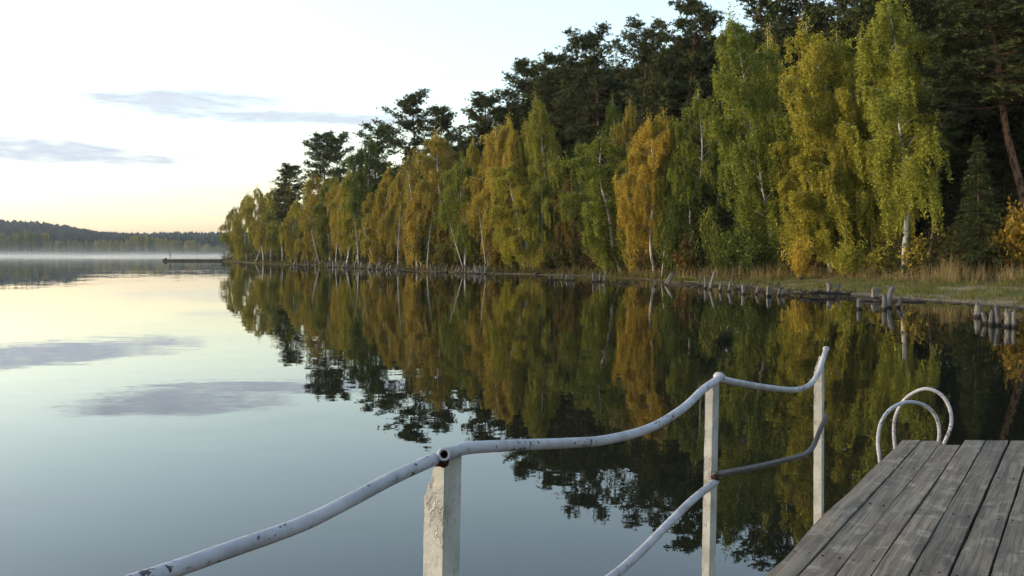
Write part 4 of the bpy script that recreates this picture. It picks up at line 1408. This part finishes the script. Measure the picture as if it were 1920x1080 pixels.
def build_pier():
    global rng
    rng = np.random.default_rng(55)
    pier = empty('wooden_pier', (E0[0], E0[1], 0.0))
    cuts = [1430, 1494, 1564, 1633, 1703, 1779, 1855]
    gaps = [0, 0.010, 0.010, 0.012, 0.008, 0.018, 0.013]
    w = [wcoord(c) for c in cuts]
    while len(w) < 18:
        w.append(w[-1] + rng.uniform(0.155, 0.172)); gaps.append(rng.uniform(0.007, 0.016))
    far_y = on_z(1690, 826, DECK)[1]
    ends = [0, 0.0, -0.20, 0, 0.02, 0.0] + list(rng.uniform(-0.05, 0.03, 20))
    T0 = -7.5
    seg = 46
    for i in range(len(w) - 1):
        a = w[i] + (gaps[i] / 2); b = w[i + 1] - gaps[i + 1] / 2
        Y1 = far_y + ends[i]
        # the ends are cut on the skew, parallel to the pier head
        def tend(c): return (Y1 - (E0[1] + EN[1] * c)) / EU[1]
        th = 0.042
        lift = rng.uniform(-0.004, 0.004)
        cs = [(0.0, -th), (0.0, -0.0022), (0.018, -0.0004), (0.5, 0.0), (0.982, -0.0004), (1.0, -0.0022), (1.0, -th)]
        ph = rng.uniform(0, 6.28, 4)
        cup = rng.uniform(-0.003, 0.003)
        rows = []
        for s in range(seg + 1):
            f = s / seg
            row = []
            for (u, dz) in cs:
                c = a + (b - a) * u
                t = T0 + (tend(c) - T0) * f
                wob = 0.0025 * math.sin(t * 2.3 + ph[0]) + 0.0015 * math.sin(t * 6.1 + ph[1])
                if i == 0 and u < 0.5:
                    wob += 0.006 * math.sin(t * 3.9 + ph[2]) + (0.012 * max(0, math.sin(t * 1.7 + 1.0)) ** 8)
                zz = dz + lift + cup * (1 - (2 * u - 1) ** 2) + 0.0022 * math.sin(t * 1.9 + ph[3]) + 0.0012 * math.sin(t * 5.3 + u * 3 + ph[2])
                p = E0 + EU * t + EN * (c + (wob if u < 0.5 else wob * 0.6))
                # mesh is stored with the planks running along local Y
                row.append((np.dot(p - E0, EN), np.dot(p - E0, EU), DECK + zz))
            rows.append(row)
        V = np.array(rows).reshape(-1, 3); k = len(cs)
        ii, jj = np.meshgrid(np.arange(seg), np.arange(k), indexing='ij'); ii = ii.ravel(); jj = jj.ravel(); j2 = (jj + 1) % k
        Q = np.stack((ii * k + jj, (ii + 1) * k + jj, (ii + 1) * k + j2, ii * k + j2), 1)
        me = mesh_np('plank', V, [Q, np.array([list(range(k)), [seg * k + x for x in range(k)][::-1]])], [PLANK], False)
        o = obj('plank', me, pier)
        o.rotation_euler = (0, 0, math.atan2(EN[1], EN[0]))
        # nail heads where the plank crosses the joists
    wid = w[-1]
    rot = math.atan2(EN[1], EN[0])
    def local(mb, name, mat, smooth=False):
        o = obj(name, mb.mesh(name, [mat], smooth), pier); o.rotation_euler = (0, 0, rot); return o
    # joists, side beam, head beam, piles
    skew = (0 - EN[1]) / EU[1]                      # t change per unit width along the pier head
    t_end = (far_y - E0[1]) / EU[1]
    for t in np.arange(-7.0, t_end - 0.5, 1.25):
        mb = MB(); mb.box((wid / 2 + 0.02, t, DECK - 0.115), (wid - 0.1, 0.09, 0.14)); local(mb, 'joist', UNDER_WOOD)
    mb = MB(); mb.box((0.16, (t_end - 7.0) / 2 - 0.4, DECK - 0.27), (0.12, t_end + 7.0 - 1.0, 0.16)); local(mb, 'side_beam', UNDER_WOOD)
    mb = MB(); mb.box((wid - 0.16, (t_end - 7.0) / 2, DECK - 0.27), (0.12, t_end + 7.0, 0.16)); local(mb, 'side_beam', UNDER_WOOD)
    mb = MB()
    v = []
    for (c, dt, z) in [(c, dt, z) for c in (0.06, wid - 0.02) for dt in (-0.11, -0.03) for z in (DECK - 0.17, DECK - 0.046)]:
        v.append((c, t_end + skew * c + dt, z))
    mb.add(v, [(0, 1, 3, 2), (4, 6, 7, 5), (0, 4, 5, 1), (2, 3, 7, 6), (0, 2, 6, 4), (1, 5, 7, 3)])
    local(mb, 'head_beam', UNDER_WOOD)
    for t in (-6.2, -3.4, -0.6, 2.0, t_end - 0.5):
        for c in (0.20, wid - 0.25):
            mb = MB(); mb.tube([(c, t, -2.6), (c, t, DECK - 0.05 - 0.14)], 0.085, 12); local(mb, 'pile', UNDER_WOOD, True)
    # nails, two per plank at each joist, as one part
    mb = MB()
    for i in range(7):
        for t in np.arange(-0.75, t_end - 0.6, 1.25):
            for u in (0.22, 0.78):
                c = w[i] + (w[i + 1] - w[i]) * u + rng.normal() * 0.006; tt = t + rng.normal() * 0.012
                mb.tube([(c, tt, DECK - 0.004), (c, tt, DECK + 0.0035)], 0.0065, 6)
    o = local(mb, 'nail', RUST); o['kind'] = 'stuff'
    tag(pier, 'weathered grey plank pier in the lower right corner', 'pier')
    return pier, w


build_pier()


# ------------------------------------------------------------------ railing
def build_railing():
    global rng
    rng = np.random.default_rng(56)
    p0 = E0 - EN * 0.045
    n = EN
    def pp(px, py, off=0.0): return on_plane(px, py, p0 + EN * off, n)
    rail = empty('pier_railing', (p0[0], p0[1], DECK))
    org = np.array((p0[0], p0[1], DECK))
    def put(mb, name, mat, smooth, par=None):
        mb.V = [v - org for v in mb.V]
        o = obj(name, mb.mesh(name, [mat], smooth), par or rail); return o
    posts = []
    # steel angle posts: near corner, outward flange w1 (cut away at the top), forward flange w2
    specs = [  # corner pixel x (top), top y, corner x lower down, lower y, w1, w2, cut height, top width share
        (833, 858, 829, 1075, 0.060, 0.082, 0.125, 0.22),
        (1337, 712, 1331, 1000, 0.034, 0.085, 0.075, 0.35),
        (1541, 668, 1540, 955, 0.048, 0.066, 0.10, 0.35),
    ]
    for (cx, ty, lx, ly, w1, w2, cut, share) in specs:
        top = pp(cx, ty); low = pp(lx, ly)
        ax = (top - low) / np.linalg.norm(top - low)
        foot = low + ax * ((0.45 - low[2]) / ax[2])
        h = np.linalg.norm(top - foot)
        mb = MB()
        # outward flange, chipped cut edge
        m = 9
        prof = [(0, 0), (0, h)]
        for k in range(m + 1):
            f = k / m
            prof.append((w1 * (share + (1 - share) * f) + (rng.normal() * 0.0035 if 0 < k < m else 0), h - cut * f ** 1.15))
        for zz in np.linspace(h - cut - 0.02, 0.0, 34):
            prof.append((w1 + rng.normal() * 0.0006, zz))
        prof[-1] = (w1, 0)
        q = np.array(prof)
        # split in a strip so that the face stays planar and clean
        left = [(0.0, h)] + [(0.0, y) for _, y in prof[3:]]
        V = []
        zs = [h] + [y for _, y in prof[3:]]
        us = [prof[2][0]] + [x for x, _ in prof[3:]]
        th = 0.007
        for u, z_ in zip(us, zs):
            for (uu, dd) in ((0, 0), (u, 0), (u, th), (0, th)):
                V.append(foot + ax * z_ - EN * uu + EU * dd)
        k = len(zs); Q = []
        for i in range(k - 1):
            for j in range(4):
                Q.append((i * 4 + j, i * 4 + (j + 1) % 4, (i + 1) * 4 + (j + 1) % 4, (i + 1) * 4 + j))
        Q.append((3, 2, 1, 0)); Q.append(((k - 1) * 4, (k - 1) * 4 + 1, (k - 1) * 4 + 2, (k - 1) * 4 + 3))
        mb.add(V, Q)
        V = []
        for z_ in (0.0, h - 0.0015):
            for (e_, n_) in ((0.0075, 0.0), (w2, 0.0), (w2, -th), (0.0075, -th)):
                V.append(foot + ax * z_ + EU * e_ + EN * n_)
        mb.add(V, [(0, 1, 2, 3), (7, 6, 5, 4), (0, 4, 5, 1), (1, 5, 6, 2), (2, 6, 7, 3), (3, 7, 4, 0)])
        posts.append(put(mb, 'post', POST_PAINT, False))
    # post outside the picture that carries the other end of the near rail
    r = 0.0195
    off = 0.015
    # near top rail, runs back past the viewer
    A_ = [pp(x, y, off) for x, y in ((-420, 1330), (-150, 1222), (90, 1140), (270, 1086), (430, 1031), (560, 985), (640, 947), (735, 897), (814, 861))]
    mb = MB(); mb.tube(catmull(A_, 10), 0.0160, 18, rough=0.006); put(mb, 'top_rail', RAIL_PAINT, True)
    mb = MB(); q = A_[0] + EU * 0.25
    mb.tube([np.array((q[0], q[1], 0.45)), np.array((q[0], q[1], q[2] - 0.01))], 0.03, 10); put(mb, 'post', POST_PAINT, True)
    B_ = [pp(x, y, off) for x, y in ((832, 852), (850, 848), (880, 840), (960, 835), (1060, 831), (1140, 824), (1220, 802), (1280, 766), (1318, 731), (1349, 709))]
    # first end turned towards the viewer: the open pipe mouth
    eye = np.array((0, 0, EYE)); q = pp(833, 852, off); mouth = eye + (q - eye) * 0.982; B_[0] = eye + (q - eye) * 0.992
    mb = MB(); mb.tube(catmull([mouth] + B_, 10), 0.0166, 18, hollow=0.62, rough=0.006); put(mb, 'top_rail', RAIL_PAINT, True)
    mb = MB()                                          # lumpy weld collar
    c = pp(828, 861, off)
    for i in range(5):
        v = unit(40) * (0.010 + 0.003 * rng.uniform(size=(40, 1)))
    mb.tube([c - EU * 0.012 + (0, 0, 0.006), c + (0, 0, -0.004), c + EU * 0.012 + (0, 0, -0.012)], (0.012, 0.0195, 0.014), 10, rough=0.10); put(mb, 'weld', RUST, True, posts[0])
    C_ = [pp(x, y, off) for x, y in ((1349, 710), (1362, 713), (1385, 718), (1440, 727), (1490, 731), (1518, 722), (1534, 700), (1542, 677), (1549, 655))]
    mb = MB(); mb.tube(catmull(C_, 10), 0.0158, 16, rough=0.006); put(mb, 'top_rail', RAIL_PAINT, True)
    mb = MB(); c = pp(1348, 706, off)
    mb.tube([c + (0, 0, -0.014), c + (0, 0, 0.006), c + (0, 0, 0.018)], (0.026, 0.026, 0.014), 12, rough=0.08); put(mb, 'weld', RAIL_PAINT, True, posts[1])
    c = pp(1549, 655, off); mb = MB(); mb.tube([c + (0, 0, -0.006), c + (0, 0, 0.010), c + (0, 0, 0.018)], (0.021, 0.020, 0.010), 12); put(mb, 'end_cap', RAIL_PAINT, True, posts[2])
    # middle rails, on the deck side of the posts
    off = 0.028
    D_ = [pp(x, y, off) for x, y in ((860, 1262), (930, 1226), (1040, 1154), (1150, 1079), (1205, 1031), (1255, 980), (1300, 936), (1342, 903))]
    mb = MB(); mb.tube(catmull(D_, 10), 0.0158, 16, rough=0.006); put(mb, 'middle_rail', RAIL_PAINT, True)
    F_ = [pp(x, y, off) for x, y in ((1341, 890), (1370, 885), (1420, 875), (1470, 863), (1508, 852), (1524, 838), (1535, 812), (1549, 780))]
    mb = MB(); mb.tube(catmull(F_, 10), 0.0142, 16, rough=0.006); put(mb, 'middle_rail', DARK_RAIL, True)
    c = pp(1341, 896, off); mb = MB(); mb.tube([c - EU * 0.016 + (0, 0, -0.008), c, c + EU * 0.018 + (0, 0, 0.014)], (0.010, 0.0175, 0.010), 9, rough=0.14); put(mb, 'weld', RUST, True, posts[1])
    tag(rail, 'bent white pipe railing with peeling steel posts along the pier', 'railing')


build_railing()


# ------------------------------------------------------------------ bathing ladder at the pier corner
def build_ladder():
    global rng
    rng = np.random.default_rng(57)
    lad = empty('bathing_ladder', tuple(E1 * (1, 1, 0) + (0, 0, DECK)))
    org = np.array(lad.location)
    def put(mb, name, mat):
        mb.V = [v - org for v in mb.V]
        return obj(name, mb.mesh(name, [mat], True), lad)
    def depth_path(pts): return [at_y(x, y, d) for x, y, d in pts]
    near = depth_path([(1661, 985, 8.02), (1655, 915, 8.02), (1649, 858, 8.02), (1646, 828, 8.04), (1651, 795, 8.08), (1666, 771, 8.14), (1688, 757, 8.22), (1712, 754, 8.29), (1737, 762, 8.35), (1754, 780, 8.38), (1761, 803, 8.40), (1760, 830, 8.41)])
    farr = depth_path([(1693, 960, 8.72), (1684, 890, 8.72), (1678, 838, 8.70), (1676, 805, 8.68), (1680, 778, 8.64), (1694, 752, 8.58), (1714, 736, 8.52), (1738, 729, 8.46), (1762, 738, 8.41), (1778, 759, 8.38), (1784, 785, 8.36), (1780, 808, 8.35), (1769, 834, 8.34)])
    for P_ in (near, farr):
        mb = MB(); mb.tube(catmull(P_, 8), 0.0152, 14, rough=0.006); put(mb, 'handrail', RAIL_PAINT)
    a0, a1 = near[0], near[1]; b0, b1 = farr[0], farr[1]
    mb = MB(); mb.tube([a0, a0 * (1, 1, 0) + (0, 0, -0.9)], 0.0160, 12); put(mb, 'stile', RAIL_PAINT)
    mb = MB(); mb.tube([b0, b0 * (1, 1, 0) + (0, 0, -0.9)], 0.0160, 12); put(mb, 'stile', RAIL_PAINT)
    for z in (-0.6, -0.3, 0.0, 0.3):
        mb = MB(); mb.tube([np.array((a0[0], a0[1], z)), np.array((b0[0], b0[1], z))], 0.015, 10); put(mb, 'rung', RAIL_PAINT)
    tag(lad, 'white looped handrails of a bathing ladder at the pier corner', 'ladder')


build_ladder()


# ------------------------------------------------------------------ air
def air():
    def boxobj(name, lo, hi, mat, label):
        mb = MB(); mb.box((np.array(lo) + np.array(hi)) / 2, np.array(hi) - np.array(lo))
        o = obj(name, mb.mesh(name, [mat], False)); tag(o, label, kind='stuff')
    boxobj('haze', (-2200, -950, -4.5), (2200, 3600, 110), mat_volume('haze_air', HAZE), 'faint evening haze over the lake')
    boxobj('mist', (-900, 390, 0.02), (-150, 984, 13), mat_mist(), 'thin white mist lying on the far water')


HAZE = 0.00008
air()
